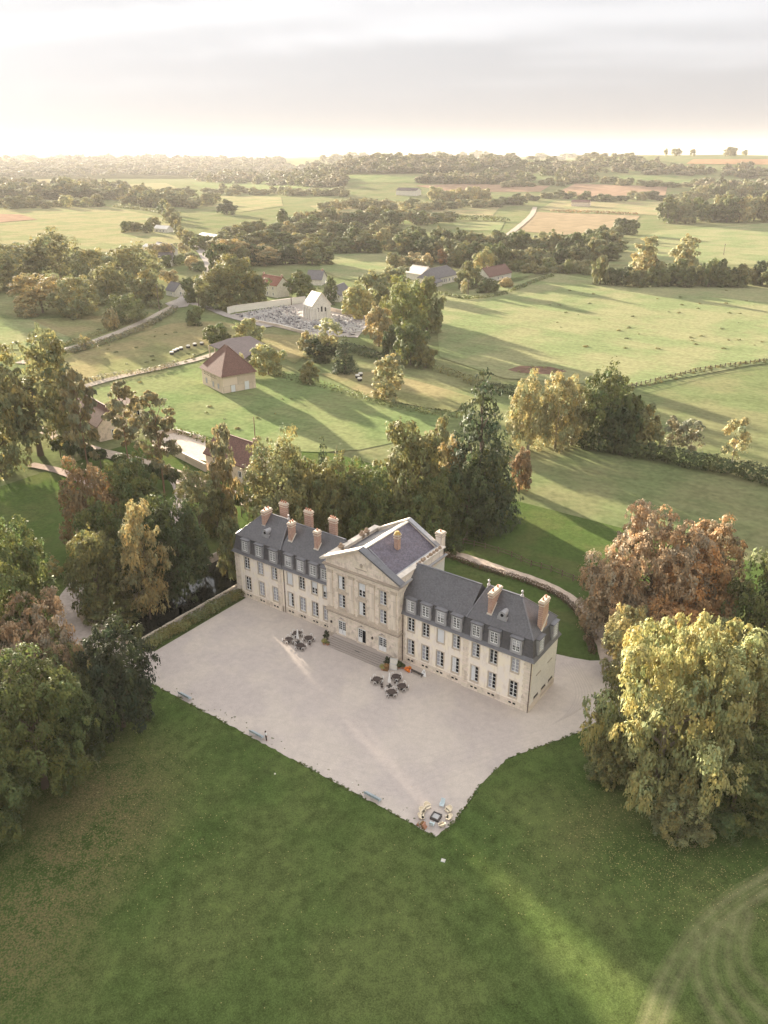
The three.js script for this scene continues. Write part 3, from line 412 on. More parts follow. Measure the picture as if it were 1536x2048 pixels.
// centre block
{
  const c = chateau, X = 7.53, F = 1.25, R = -13;
  const holes = CB.flatMap((x) => [[x - 0.2, 1.1, 1.75, 2.75, 0.8], [x, 6.8, 1.35, 2.6], [x, 10.4, 1.35, 2.6]]);
  mesh('centre_wall', [wallHoles(-X, X, 0, 14.4, holes, 0.4, F), box(-X + 0.01, X - 0.01, 0, 14.4, -0.5, F - 0.4)], MT.stone, c);
  mesh('side_wall', box(-X + 0.01, X - 0.01, 0, 14.4, R, -3.5), MT.lime, c); mesh('side_return', box(-X + 0.005, X - 0.005, 0, 14.4, -3.5, -0.5), MT.stone, c);
  CB.forEach((x, i) => { putWindow(KC, c, x, 6.8, F, ['LL', 'l', 'L'][i]); putWindow(KC, c, x, 10.4, F, ['l', 't', 'L'][i]); mesh('window_apron', [box(x - 1.0, x + 1.0, 6.1, 6.5, F, F + 0.1), box(x - 1.05, x + 1.05, 9.75, 10.15, F, F + 0.12), box(x - 1.1, x + 1.1, 13.1, 13.3, F, F + 0.16)], MT.trim, c); });
  mesh('base_course', [box(-X - 0.06, X + 0.06, 0, 1.05, -0.2, F + 0.08), box(-X - 0.03, X + 0.03, 4.1, 4.28, 0.9, F + 0.05)], MT.stone, c);
  mesh('storey_cornice', [box(-X - 0.12, X + 0.12, 5.2, 5.42, -0.3, F + 0.16), box(-X - 0.3, X + 0.3, 5.42, 5.62, -0.3, F + 0.36)], MT.trimOld, c);
  mesh('storey_band', box(-X - 0.1, X + 0.1, 5.62, 6.1, -0.3, F + 0.13), MT.trim, c);
  for (const x of [-6.65, -2.05, 2.3, 6.65]) { const g = group('pilaster', c, [x, 0, F]); mesh('shaft', box(-0.5, 0.5, 6.1, 13.1, 0, 0.14), MT.stone, g); mesh('capital', [box(-0.6, 0.6, 13.1, 13.28, 0, 0.22), box(-0.55, 0.55, 13.28, 13.6, 0, 0.18), box(-0.68, 0.68, 13.6, 13.75, 0, 0.28)], MT.trim, g); mesh('base', box(-0.6, 0.6, 6.1, 6.42, 0, 0.2), MT.trim, g); }
  mesh('entablature', [box(-X - 0.05, X + 0.05, 13.75, 14.1, R, F + 0.2), box(-X - 0.1, X + 0.1, 14.1, 14.4, R, F + 0.26)], MT.stone, c);
  mesh('main_cornice', [box(-X - 0.28, X + 0.28, 14.4, 14.58, R - 0.2, F + 0.4), box(-X - 0.45, X + 0.45, 14.58, 14.75, R - 0.3, F + 0.6)], MT.trimOld, c);
  const AP = 19.55, TP = 15.75, tym = (z0, z1) => { const s = new THREE.Shape([[-X, 14.75], [X, 14.75], [X, TP - 0.2], [0.1, AP - 0.2], [-X, TP - 0.2]].map((p) => new THREE.Vector2(...p))); return uvBox(new THREE.ExtrudeGeometry(s, { depth: z1 - z0, bevelEnabled: false }).translate(0, 0, z0)); };
  mesh('tympanum', tym(F - 0.55, F + 0.02), MT.stone, c); mesh('rear_gable', tym(R, R + 0.5), MT.stone, c);
  mesh('tympanum_boss', [ball(0.3, 0.1, 16.4, F + 0.05, 1.2, 8), box(-1.2, 1.2, 15.5, 15.62, F, F + 0.1)], MT.trimOld, c);
  for (const s of [-1, 1]) {
    mesh('raking_cornice', [beam([0.1, AP - 0.12, F + 0.1], [s * (X + 0.62), TP - 0.32, F + 0.1], 1.1, 0.22), beam([0.1, AP + 0.08, F + 0.08], [s * (X + 0.8), TP - 0.14, F + 0.08], 1.4, 0.2)], s > 0 ? MT.zinc : MT.coping, c);
    mesh('rear_coping', [beam([0.1, AP + 0.05, R + 0.2], [s * (X - 0.3), TP - 0.15, R + 0.2], 0.95, 0.26)], s > 0 ? MT.zincPale : MT.coping, c);
    mesh('parapet', [box(s * (X - 0.9), s * X, 14.75, 16.0, R, F - 0.2), box(s * (X - 1.5), s * X, 14.75, 15.95, R, R + 0.5)], MT.stone, c);
    mesh('parapet_coping', [box(s * (X - 1.0), s * (X + 0.12), 16.0, 16.2, R - 0.1, F - 0.6), box(s * (X - 1.9), s * (X - 1.0), 15.95, 16.15, R - 0.1, R + 0.6)], MT.coping, c);
  }
  const sl = (s, y) => [[0.1, 19.15, F - 0.5], [0.1, 19.15, R + 0.45], [s * (X - 1.5), y, R + 0.45], [s * (X - 1.5), y, F - 0.5]];
  mesh('centre_slope', faces([sl(1, 15.55).reverse(), [[X - 1.5, 15.55, F - 0.5], [X - 0.8, 15.5, F - 0.5], [X - 0.8, 15.5, R + 0.45], [X - 1.5, 15.55, R + 0.45]]]), MT.oldSlate, c);
  const zs = mesh('centre_slope', faces([sl(-1, 15.55), [[-X + 1.5, 15.55, R + 0.45], [-X + 0.8, 15.5, R + 0.45], [-X + 0.8, 15.5, F - 0.5], [-X + 1.5, 15.55, F - 0.5]]]), MT.zinc, c); tag(zs, 'blue grey zinc slope with standing seams');
  for (let k = 0; k < 17; k++) { const z = R + 1.1 + k * 0.72; mesh('standing_seam', beam([-1.0, 18.6, z], [-X + 1.6, 15.7, z], 0.05, 0.1), MT.zincPale, c); }
  mesh('centre_ridge', [beam([0.1, 19.24, F - 0.5], [0.1, 19.24, R + 0.45], 0.5, 0.22), ...[0].map(() => faces([[[0.1, 19.3, F - 0.5], [0.1, 19.3, R + 0.45], [-1.25, 18.6, R + 0.45], [-1.25, 18.6, F - 0.5]]]))], MT.lime, c);
  mesh('verge_flashing', [beam([0.5, 19.12, F - 0.75], [X - 1.6, 15.72, F - 0.75], 0.6, 0.16), beam([0.6, 19.14, F - 1.4], [X - 1.6, 15.8, F - 1.4], 0.1, 0.1)], MT.zincPale, c);
  mesh('gutter_flashing', [box(X - 1.35, X - 0.92, 15.52, 16.12, R + 0.5, F - 0.9), box(X - 1.7, X - 1.35, 15.56, 15.66, R + 0.5, F - 0.9)], MT.zincPale, c); for (const s of [-1, 1]) mesh('cornice_flashing', box(s * (X - 0.02), s * (X + 0.5), 14.752, 14.83, R - 0.2, F - 0.1), MT.zincPale, c);
  seed(5); for (let k = 0; k < 10; k++) { const z = -11.6 + k * 0.78 + rr(-0.25, 0.25), r = rr(0.22, 0.48); mesh('parapet_stone', new THREE.DodecahedronGeometry(r).scale(1, rr(0.8, 1.5), 1.1).rotateY(rr(0, 3)).translate(X - 0.3, 16.2 + r * 0.5, z), MT.rubble, c); }
  for (const z of [-2.2, -8.2, -9.6]) mesh('parapet_pedestal', [box(-X + 0.3, -X + 1.0, 15.7, 16.5, z - 0.35, z + 0.35), box(-X + 0.22, -X + 1.08, 16.5, 16.64, z - 0.43, z + 0.43), new THREE.DodecahedronGeometry(0.32).translate(-X + 0.6, 16.9, z)], MT.rubble, c);
  chimney(2.7, -5.4, 0.8, 0.8, 17.5, 20.5, MT.brick, 0, 0); mesh('chimney_hood', [cyl(0.62, 0.3, 0.5, 2.7, 20.3, -5.4, 8)], MT.ochre, c);
  chimney(6.1, -13.75, 1.25, 1.2, 0, 18.5, MT.stone, 0, 1);
  // three arched doors, the middle one standing open
  const door = (x, open) => {
    const g = group('door', c, [x - 0.2, 1.1, F]), w = 1.75, f = [box(-w / 2, -w / 2 + 0.1, 0, 2.75, -0.3, -0.18), box(w / 2 - 0.1, w / 2, 0, 2.75, -0.3, -0.18), box(-w / 2, w / 2, 2.6, 2.78, -0.31, -0.16)];
    const fan = new THREE.Shape(); fan.moveTo(-w / 2, 2.75); fan.lineTo(w / 2, 2.75); fan.absellipse(0, 2.75, w / 2, 0.8, 0, Math.PI, false);
    for (const a of [0.25, 0.5, 0.75]) { const t = Math.PI * a; f.push(beam([0, 2.78, -0.24], [Math.cos(t) * w / 2 * 0.98, 2.75 + Math.sin(t) * 0.78, -0.24], 0.05, 0.06)); }
    mesh('glass', [box(-w / 2, w / 2, 0, 2.75, -0.38, -0.34), new THREE.ExtrudeGeometry(fan, { depth: 0.04, bevelEnabled: false }).translate(0, 0, -0.38)], MT.glass, g);
    for (const s of open ? [-1] : [-1, 1]) { f.push(box(s * w / 4 - 0.4, s * w / 4 + 0.4, 0, 0.95, -0.28, -0.2)); for (const q of [-0.4, 0.33]) f.push(box(s * w / 4 + q, s * w / 4 + q + 0.07, 0.95, 2.6, -0.28, -0.2)); for (let k = 1; k < 4; k++) f.push(box(s * w / 4 - 0.4, s * w / 4 + 0.4, 0.95 + k * 0.41, 0.99 + k * 0.41, -0.27, -0.21)); f.push(box(s * w / 4 - 0.02, s * w / 4 + 0.02, 0.95, 2.6, -0.27, -0.21)); }
    mesh('frame', f, MT.white, g); mesh('threshold', box(-1.0, 1.0, -0.06, 0.02, -0.1, 0.25), MT.trim, g);
  };
  CB.forEach((x, i) => door(x, i === 1));
  for (const x of [2.35, -6.6]) { const g = group('wall_lamp', c, [x, 2.9, F]); mesh('bracket', box(-0.04, 0.04, 0, 0.5, 0, 0.2), MT.iron, g); mesh('lantern', cyl(0.1, 0.16, 0.35, 0, 0.15, 0.28, 6), MT.iron, g); }
  // broad flight of steps
  for (let k = 0; k < 6; k++) { const w = 6.05 + k * 0.05, zb = k ? 1.9 + k * 0.36 : F, zn = 2.36 + k * 0.36, y = 1.06 - k * 0.175; const st = mesh('step', box(0.25 - w, 0.25 + w, y - 0.07, y, zb, zn), MT.stepStone, c); mesh('riser', box(0.25 - w + 0.06, 0.25 + w - 0.06, y - 0.172, y - 0.07, zb, zn - 0.1), MT.stepShade, st); }  // risers painted darker than the treads: shade and dirt under each nosing
  for (let k = 0; k < 5; k++) mesh('step_base', box(-5.7, 6.2, 0, 0.885 - k * 0.175, k ? 1.9 + k * 0.36 : F - 0.1, 2.24 + k * 0.36), MT.trimOld, c);
}
for (const [x, z] of [[-18.7, 0.12], [7.72, 0.14], [-7.75, 0.14], [31.05, 0.36], [31.05, WB - 0.3]]) mesh('drain_pipe', [bar([x, 0.1, z], [x, 9.2, z], 0.075), ...[2, 4.5, 7].map((y) => cyl(0.11, 0.11, 0.1, x, y, z, 6))], MT.pipe, chateau);
// ---------------------------------------------------------------- other buildings
// A house from three corners of its footprint as seen: A nearest, B at the end of the long side, Cc at the end of the gable side.
function house(name, label, cat, A, B, Cc, wallH, ridgeH, wallMat, roofMat, o = {}) {
  const a = G(...A), b = G(...B), c = G(...Cc), L = b.clone().sub(a), w = L.length(), ux = L.normalize(), vz = c.clone().sub(a), d = o.d ?? Math.abs(vz.x * ux.z - vz.z * ux.x);
  const side = Math.sign(vz.x * ux.z - vz.z * ux.x) || 1;         // local x along the long side, z towards the camera side
  const g = thing(name, label, cat, [a.x, a.y, a.z], Math.atan2(-ux.z, ux.x), o.group), Z = (k) => -side * -1 * k * -1;
  const zf = 0, zb = side > 0 ? -d : d, s = Math.sign(zb), ov = o.over ?? 0.5, x0 = 0, x1 = w, zc = zb / 2, rh = ridgeH;
  mesh('wall', [box(x0, x1, -0.5, wallH, Math.min(zf, zb), Math.max(zf, zb)), ...(o.hip ? [] : [faces([[[x0, wallH, 0], [x0, rh, zc], [x0, wallH, zb]], [[x1, wallH, 0], [x1, wallH, zb], [x1, rh, zc]]])])], wallMat, g);
  const k = (rh - wallH) / Math.abs(zc), e = wallH - ov * k, hz = o.hip ?? 0, E = [[x0 - ov, e, -s * ov], [x1 + ov, e, -s * ov], [x1 + ov, e, zb + s * ov], [x0 - ov, e, zb + s * ov]], r0 = [x0 + (hz || -ov), rh, zc], r1 = [x1 - (hz || -ov), rh, zc];
  const top = [[E[0], E[1], r1, r0], [E[2], E[3], r0, r1]]; if (hz) top.push([E[1], E[2], r1], [E[3], E[0], r0]);
  const dn = (p) => [p[0], p[1] - 0.25, p[2]], low = top.map((f) => f.map(dn).reverse()), rim = [0, 1, 2, 3].filter((i) => hz || i % 2 === 0).map((i) => [E[i], E[(i + 1) % 4], dn(E[(i + 1) % 4]), dn(E[i])]);
  if (!hz) rim.push([E[1], r1, dn(r1), dn(E[1])], [r1, E[2], dn(E[2]), dn(r1)], [E[3], r0, dn(r0), dn(E[3])], [r0, E[0], dn(E[0]), dn(r0)]);
  const roof = mesh('roof', faces([...top, ...low, ...rim]), roofMat, g); if (r1[0] > r0[0]) mesh('ridge', beam([r0[0], rh + 0.04, zc], [r1[0], rh + 0.04, zc], 0.4, 0.2), roofMat, roof);
  for (const [x, h] of o.chim ?? []) mesh('chimney', [box(x * w - 0.5, x * w + 0.5, wallH, rh + h, zc - 0.4, zc + 0.4), box(x * w - 0.6, x * w + 0.6, rh + h - 0.3, rh + h - 0.1, zc - 0.5, zc + 0.5)], MT.brick, g);
  const win = (x, y, ww, hh, q) => { const wdw = group('window', g, q === 'f' ? [x, y, -s * 0.02] : [q === 'e0' ? -0.02 : w + 0.02, y, x], q === 'f' ? (s < 0 ? 0 : Math.PI) : q === 'e0' ? -Math.PI / 2 : Math.PI / 2); mesh('glass', box(-ww / 2, ww / 2, 0, hh, -0.05, 0.02), MT.glass, wdw); mesh('frame', [box(-ww / 2 - 0.1, -ww / 2 + 0.06, -0.1, hh + 0.1, -0.05, 0.06), box(ww / 2 - 0.06, ww / 2 + 0.1, -0.1, hh + 0.1, -0.05, 0.06), box(-0.05, 0.05, 0, hh, -0.05, 0.05), box(-ww / 2, ww / 2, -0.12, 0.02, -0.05, 0.08), box(-ww / 2, ww / 2, hh, hh + 0.1, -0.05, 0.06)], o.frame ?? MT.white, wdw); };
  for (const [x, y, ww, hh] of o.front ?? []) win(x * w, y, ww, hh, 'f'); for (const [x, y, ww, hh] of o.end0 ?? []) win(x * zb, y, ww, hh, 'e0'); for (const [x, y, ww, hh] of o.end1 ?? []) win(x * zb, y, ww, hh, 'e1');
  return { g, w, d, zb, s };
}
// the dovecote: square stone tower under a steep red-brown tiled roof
{
  const a = G(447, 788), b = G(406, 768), c = G(488, 770), ux = b.clone().sub(a), w = ux.length(), d = c.clone().sub(a).length(); ux.normalize();
  const g = thing('dovecote', 'square stone dovecote with steep red-brown pyramid roof in the meadow', 'dovecote', [a.x, 0, a.z], Math.atan2(-ux.z, ux.x));
  const vz = c.clone().sub(a).normalize(), loc = new THREE.Vector3(Math.sin(g.rotation.y), 0, Math.cos(g.rotation.y)), s = Math.sign(vz.dot(loc)), D = s * d, o = 0.7;
  mesh('wall', box(0, w, -0.5, 6.7, Math.min(0, D), Math.max(0, D)), MT.houseStone, g);
  const E = [[-o, 6.2, -s * o], [w + o, 6.2, -s * o], [w + o, 6.2, D + s * o], [-o, 6.2, D + s * o]], M = [[0.6, 7.8, s * 0.6], [w - 0.6, 7.8, s * 0.6], [w - 0.6, 7.8, D - s * 0.6], [0.6, 7.8, D - s * 0.6]], r0 = [w / 2 - 0.9, 15.2, D / 2], r1 = [w / 2 + 0.9, 15.2, D / 2], f = [];
  for (let i = 0; i < 4; i++) f.push([E[i], E[(i + 1) % 4], M[(i + 1) % 4], M[i]]); f.push([M[0], M[1], r1, r0], [M[1], M[2], r1], [M[2], M[3], r0, r1], [M[3], M[0], r0], [...E].reverse());
  const roof = mesh('roof', faces(f), MT.tile, g); mesh('hip_tiles', [0, 1, 2, 3].map((i) => beam(M[i], i === 0 || i === 3 ? r0 : r1, 0.4, 0.2)), MT.tile, roof);
  mesh('stone_band', [box(-0.08, w + 0.08, 5.6, 5.85, Math.min(0, D) - 0.08, Math.max(0, D) + 0.08)], MT.trim, g);
  for (const [x, y, ww, hh] of [[0.2, 1.2, 1.3, 1.9], [0.45, 1.0, 1.3, 2.0], [0.78, 1.2, 1.3, 1.9]]) { const q = group('window', g, [x * w, y, -s * 0.03]); mesh('opening', box(-ww / 2, ww / 2, 0, hh, -0.06, 0.06), MT.curtain, q); mesh('frame', [box(-ww / 2 - 0.25, -ww / 2, -0.2, hh + 0.25, -0.1, 0.1), box(ww / 2, ww / 2 + 0.25, -0.2, hh + 0.25, -0.1, 0.1), box(-ww / 2, ww / 2, hh, hh + 0.25, -0.1, 0.1)], MT.trim, q); }
  for (const [z, y, ww, hh] of [[0.3, 0.2, 1.6, 2.4], [0.72, 0.2, 1.7, 3.0]]) { const q = group('shutter_door', g, [-0.03, y, z * D]); mesh('leaf', box(-0.07, 0.07, 0, hh, -ww / 2, ww / 2), MT.blind, q); mesh('frame', [box(-0.1, 0.1, 0, hh + 0.25, -ww / 2 - 0.25, -ww / 2), box(-0.1, 0.1, 0, hh + 0.25, ww / 2, ww / 2 + 0.25), box(-0.1, 0.1, hh, hh + 0.25, -ww / 2, ww / 2)], MT.trim, q); }
  for (let r = 0; r < 2; r++) for (let k = 0; k < 9; k++) mesh('pigeon_hole', box(w * (0.3 + k * 0.07) - 0.22, w * (0.3 + k * 0.07) + 0.22, 4.3 + r * 0.65, 4.72 + r * 0.65, -s * 0.06, s * 0.02), MT.pipe, g);
}
{ // open barn behind the dovecote: low sheet roof on posts
  const H = 6.2, L = G(418, 690, H), Tt = G(500, 672, H + 0.4), R = G(535, 691, H), F = G(488, 718, H - 0.4), q = thing('open_barn', 'open-sided barn with low grey sheet roof behind the dovecote', 'barn', [F.x, 0, F.z]);
  const P = (v, y) => [v.x - F.x, y, v.z - F.z], top = [P(L, H), P(F, H - 0.5), P(R, H), P(Tt, H + 0.5)], mid = (u, v) => u.map((x, i) => (x + v[i]) / 2), m0 = mid(top[0], top[3]), m1 = mid(top[1], top[2]); m0[1] += 0.9; m1[1] += 0.9;
  const dn = (p) => [p[0], p[1] - 0.22, p[2]];
  mesh('roof', faces([[top[0], top[1], m1, m0], [m0, m1, top[2], top[3]], [dn(top[1]), dn(top[0]), dn(m0), dn(m1)], [dn(top[2]), dn(m1), dn(m0), dn(top[3])], [top[0], dn(top[0]), dn(top[1]), top[1]], [top[1], dn(top[1]), dn(m1), m1], [m1, dn(m1), dn(top[2]), top[2]]]), MT.sheet, q);
  for (let k = 0; k <= 6; k++) { const t = k / 6, p = top[0].map((x, i) => mix(x, top[1][i], t)), r = top[3].map((x, i) => mix(x, top[2][i], t)); mesh('post', box(p[0] - 0.2, p[0] + 0.2, 0, p[1] - 0.2, p[2] - 0.2, p[2] + 0.2), MT.houseStone, q); mesh('post', box(r[0] - 0.2, r[0] + 0.2, 0, r[1] - 0.2, r[2] - 0.2, r[2] + 0.2), MT.oldWood, q); }
  const bk = [top[3], top[2]]; mesh('back_wall', faces([[[bk[0][0], 0, bk[0][2]], [bk[1][0], 0, bk[1][2]], [bk[1][0], 4.4, bk[1][2]], [bk[0][0], 4.4, bk[0][2]]]]), MT.oldWood, q);
  for (let k = 0; k < 4; k++) mesh('hay_bale', new THREE.CylinderGeometry(0.8, 0.8, 1.3, 10).rotateZ(Math.PI / 2).translate(mix(m0[0], m1[0], 0.3 + k * 0.15), 0.8, mix(m0[2], m1[2], 0.3 + k * 0.15)).toNonIndexed(), MT.track, q);
}
house('farm_building', 'long tiled farm building half hidden behind the tall pines', 'farm building', [200, 884], [146, 850], [224, 868], 5.2, 9.6, MT.houseStone, MT.tile, { d: 9, front: [[0.3, 1.5, 1.1, 1.4], [0.6, 1.5, 1.1, 1.4]], end0: [[0.5, 1.5, 1, 1.4]] });
house('farm_building', 'small tiled outbuilding beyond the pines at the farm yard', 'farm building', [262, 838], [240, 822], [283, 829], 4.4, 7.4, MT.houseStone, MT.tile, { end0: [[0.5, 0.1, 1.6, 2.3]] });
{
  const h = house('farm_building', 'red-brown roofed stone house with tall mast beside the farm yard', 'farm building', [497, 972], [414, 940], [530, 925], 5.4, 9.8, MT.houseStone, MT.tile, { d: 10, chim: [[0.12, 1.4]], front: [[0.18, 1.6, 1.2, 1.6], [0.5, 1.6, 1.2, 1.6], [0.8, 1.6, 1.2, 1.6]], end0: [[0.5, 1.4, 1.1, 1.5]] });
  mesh('mast', bar([h.w * 0.12, 9, h.zb / 2], [h.w * 0.12, 17, h.zb / 2], 0.16, 0.1), MT.barkPine, h.g);
}
function wallRun(name, label, pts, h, t, mat, cap, cat = 'wall') {
  const p = pts.map(([x, y]) => G(x, y)), o = p[0], g = thing(name, label, cat, [o.x, o.y, o.z]);
  for (let i = 0; i + 1 < p.length; i++) { const a = [p[i].x - o.x, h / 2 - 0.2, p[i].z - o.z], b = [p[i + 1].x - o.x, h / 2 - 0.2, p[i + 1].z - o.z]; mesh('masonry', beam(a, b, t, h + 0.4), mat, g); a[1] = b[1] = h + 0.06; mesh('coping', beam(a, b, t + 0.16, 0.14), cap, g); }
  return g;
}
wallRun('boundary_wall', 'stone wall along the front of the pale farm yard', [[343, 908], [413, 944]], 2.2, 0.5, MT.houseStone, MT.trim);
wallRun('boundary_wall', 'low stone wall at the back of the farm yard', [[306, 872], [352, 866], [411, 883]], 1.2, 0.5, MT.houseStone, MT.trimOld);
{ // bridge parapet and moat edging
  const g = thing('bridge_parapet', 'low mossy stone parapet of the bridge at the moat end', 'parapet', [-40.2, 0, 23.9]);
  mesh('masonry', box(-6.8, 6.6, 0, 0.85, -0.2, 0.2), MT.houseStone, g); mesh('coping', box(-6.9, 6.7, 0.85, 1.0, -0.28, 0.28), MT.trimOld, g); for (const x of [-6.8, 6.5]) mesh('pier', [box(x - 0.35, x + 0.35, 0, 1.15, -0.35, 0.35), box(x - 0.42, x + 0.42, 1.15, 1.28, -0.42, 0.42)], MT.houseStone, g);
  const k = thing('moat_kerb', 'pale stone kerb between the dark moat and the court hedge', 'kerb', [-33.35, 0.1, 0]); seed(8);
  for (let z = -8; z < 23.4; z += 1.1) mesh('kerb_stone', box(-0.24, 0.24, 0, rr(0.16, 0.26), z + 0.02, z + 1.06), MT.trim, k);
}
// cemetery: chapel, walls, graves
{
  const a = G(626, 641), b = G(609, 635), c = G(651, 634.5), ux = b.clone().sub(a), w = ux.length() * 1.05; ux.normalize(); const vz = c.clone().sub(a), d = vz.length();
  const g = thing('chapel', 'pale stone chapel with steep white roof among the graves', 'chapel', [a.x, 0, a.z], Math.atan2(-ux.z, ux.x)), s = Math.sign(vz.dot(new THREE.Vector3(Math.sin(g.rotation.y), 0, Math.cos(g.rotation.y)))), D = s * d, wh = 7.2, rh = 13.2;
  mesh('wall', [box(0, w, -0.5, wh, Math.min(0, D), Math.max(0, D)), faces([[[0, wh, 0], [0, wh, D], [0, rh, D / 2]], [[w, wh, 0], [w, rh, D / 2], [w, wh, D]]])], MT.lime, g);
  mesh('roof', faces([[[-0.3, wh - 0.3, -s * 0.4], [w + 0.3, wh - 0.3, -s * 0.4], [w + 0.3, rh + 0.1, D / 2], [-0.3, rh + 0.1, D / 2]], [[-0.3, wh - 0.3, D + s * 0.4], [-0.3, rh + 0.1, D / 2], [w + 0.3, rh + 0.1, D / 2], [w + 0.3, wh - 0.3, D + s * 0.4]]]), MT.lime, g);
  mesh('gable_coping', [beam([-0.1, wh - 0.2, -s * 0.4], [-0.1, rh + 0.3, D / 2], 0.5, 0.35), beam([-0.1, rh + 0.3, D / 2], [-0.1, wh - 0.2, D + s * 0.4], 0.5, 0.35)], MT.coping, g);
  for (const z of [0.22, 0.78]) mesh('buttress', box(-0.9, 0, -0.3, wh * 0.8, z * D - 0.5, z * D + 0.5), MT.lime, g);
  for (let k = 0; k < 4; k++) mesh('buttress', box(w * (0.1 + 0.27 * k) - 0.45, w * (0.1 + 0.27 * k) + 0.45, -0.3, wh * 0.8, -s * 0.8, s * 0.02), MT.lime, g);
  for (const z of [0.3, 0.5, 0.7]) mesh('lancet_window', box(-0.06, 0.05, 4.0, z === 0.5 ? 6.6 : 6.0, z * D - 0.4, z * D + 0.4), MT.glass, g);
  for (let k = 0; k < 3; k++) mesh('lancet_window', box(w * (0.24 + 0.27 * k) - 0.3, w * (0.24 + 0.27 * k) + 0.3, 3.2, 5.8, -s * 0.06, s * 0.05), MT.glass, g);
}
wallRun('cemetery_wall', 'tall pale wall along the far left side of the cemetery', [[456, 628], [470, 624], [611, 605]], 3.4, 0.6, MT.lime, MT.coping);
wallRun('cemetery_wall', 'low cemetery wall facing the dry meadow in front', [[488, 640], [560, 655], [613, 669]], 1.4, 0.5, MT.houseStone, MT.coping);
wallRun('cemetery_wall', 'straight wall behind the right half of the cemetery', [[651, 620], [700, 632], [740, 643]], 2.0, 0.5, MT.houseStone, MT.coping);
structure('cemetery_ground', draped([[462, 630], [612, 606], [742, 643], [715, 676], [625, 672], [488, 640]], 0.3), std([0.4, 0.35, 0.31], { map: T.grain }));
{
  seed(77); const kinds = [['grave', [MT.grave, MT.gravePale]], ['grave', [MT.graveDark, MT.grave]], ['grave', [MT.gravePale, MT.gravePale]]].map(([n, [m1, m2]], i) => {
    const g = new THREE.Group(); g.name = n; mesh('slab', box(-0.55, 0.55, 0, 0.45, -1.1, 1.1), m1, g); mesh('headstone', i === 2 ? [box(-0.12, 0.12, 0, 1.7, -1.25, -1.05), box(-0.5, 0.5, 1.05, 1.25, -1.24, -1.06), box(-0.5, 0.5, 0, 0.5, -1.3, -1.0)] : [box(-0.55, 0.55, 0, 1.15, -1.3, -1.05), box(-0.4, 0.4, 1.15, 1.35, -1.28, -1.07)], m2, g); return g;
  });
  const lab = ['grey grave with pale headstone in the cemetery rows', 'dark polished grave in the cemetery rows', 'pale grave with a stone cross in the cemetery rows'], A = G(470, 632), B = G(612, 608), D = G(625, 670), e1 = B.clone().sub(A), e2 = G(500, 642).sub(A), yaw = Math.atan2(-e1.z, e1.x) + Math.PI / 2;
  let n = 0; const inside = (px, py) => { const poly = [[470, 631], [606, 609], [652, 624], [735, 645], [712, 672], [630, 666], [490, 637]]; let c = false; for (let i = 0, j = 6; i < 7; j = i++) { const [xi, yi] = poly[i], [xj, yj] = poly[j]; if (yi > py !== yj > py && px < (xj - xi) * (py - yi) / (yj - yi) + xi) c = !c; } return c; };
  const u = e1.clone().normalize(), v = new THREE.Vector3(-u.z, 0, u.x);
  for (let i = -4; i < 46 && n < 285; i++) for (let j = -30; j < 46 && n < 285; j++) {
    const p = A.clone().addScaledVector(u, i * 2.0 + (i > 14 ? 2.5 : 0) + rr(-0.2, 0.2)).addScaledVector(v, j * 3.2 + rr(-0.3, 0.3)), [px, py] = see(p);
    if (!inside(px, py) || (px > 600 && px < 660 && py < 646) || rnd() < 0.1) continue;
    const k = Math.floor(rnd() * 3), r = dup(kinds[k], lab[k], [p.x, 0.3, p.z], yaw + rr(-0.08, 0.08), 'graves in the cemetery'); r.userData.category = 'grave'; r.scale.setScalar(rr(0.85, 1.2)); n++;
  }
}
// village houses
const HW = MT.houseWhite;
house('village_house', 'white house with red roof beside the long cemetery wall', 'house', [554.6, 596], [517, 589], [572, 591], 7.4, 11.6, HW, MT.tileRed, { chim: [[0.03, 1.2], [0.97, 1.2]], front: [[0.2, 1, 1.1, 1.7], [0.5, 1, 1.1, 1.7], [0.8, 1, 1.1, 1.7], [0.2, 4.4, 1.1, 1.6], [0.5, 4.4, 1.1, 1.6], [0.8, 4.4, 1.1, 1.6]] });
house('village_house', 'white gabled cottage with dark roof right of the cypress', 'house', [679, 604], [702, 594], [667, 597], 4, 8.2, HW, MT.greyRoof, { d: 9, end0: [[0.5, 1, 1.2, 1.6]], front: [[0.4, 1, 1.1, 1.4]] });
house('village_house', 'grey roofed cottage with pink gable among trees behind the cemetery', 'house', [643, 571], [613, 570], [648, 565], 4, 8.6, HW, MT.greyRoof, { chim: [[0.1, 1]], end0: [[0.5, 1, 1, 1.4]] });
house('village_house', 'small white cottage by the crossroads', 'house', [350, 594], [333, 590], [362, 585], 3.6, 7.6, HW, MT.greyRoof, { d: 8, front: [[0.4, 1, 1.1, 1.3]], end0: [[0.5, 1, 1, 1.4]] });
house('village_house', 'cream house with pale gable left of the village street', 'house', [345, 532], [318, 532], [352, 522], 5.5, 9.5, HW, MT.sheet, { d: 9, chim: [[0.1, 1]], front: [[0.2, 1, 1.1, 1.5], [0.6, 1, 1.1, 1.5]] });
house('village_house', 'pale house behind the cream one on the village street', 'house', [334, 512], [306, 506], [342, 505], 4.5, 9, HW, MT.greyRoof, { d: 10, front: [[0.3, 1, 1.1, 1.5], [0.7, 1, 1.1, 1.5]] });
house('village_house', 'low white shed at the field corner left of the village', 'shed', [308, 502], [286, 500], [312, 497], 3.4, 5, HW, MT.lime, { d: 8, front: [[0.4, 0.8, 1.4, 1.2]] });
house('village_house', 'low white house beside the far bend of the village road', 'house', [334, 466], [308, 464], [338, 460], 4.2, 7, HW, MT.lime, { d: 9, front: [[0.25, 1, 1.6, 1.6], [0.5, 1, 1.6, 1.6], [0.75, 1, 1.6, 1.6]] });
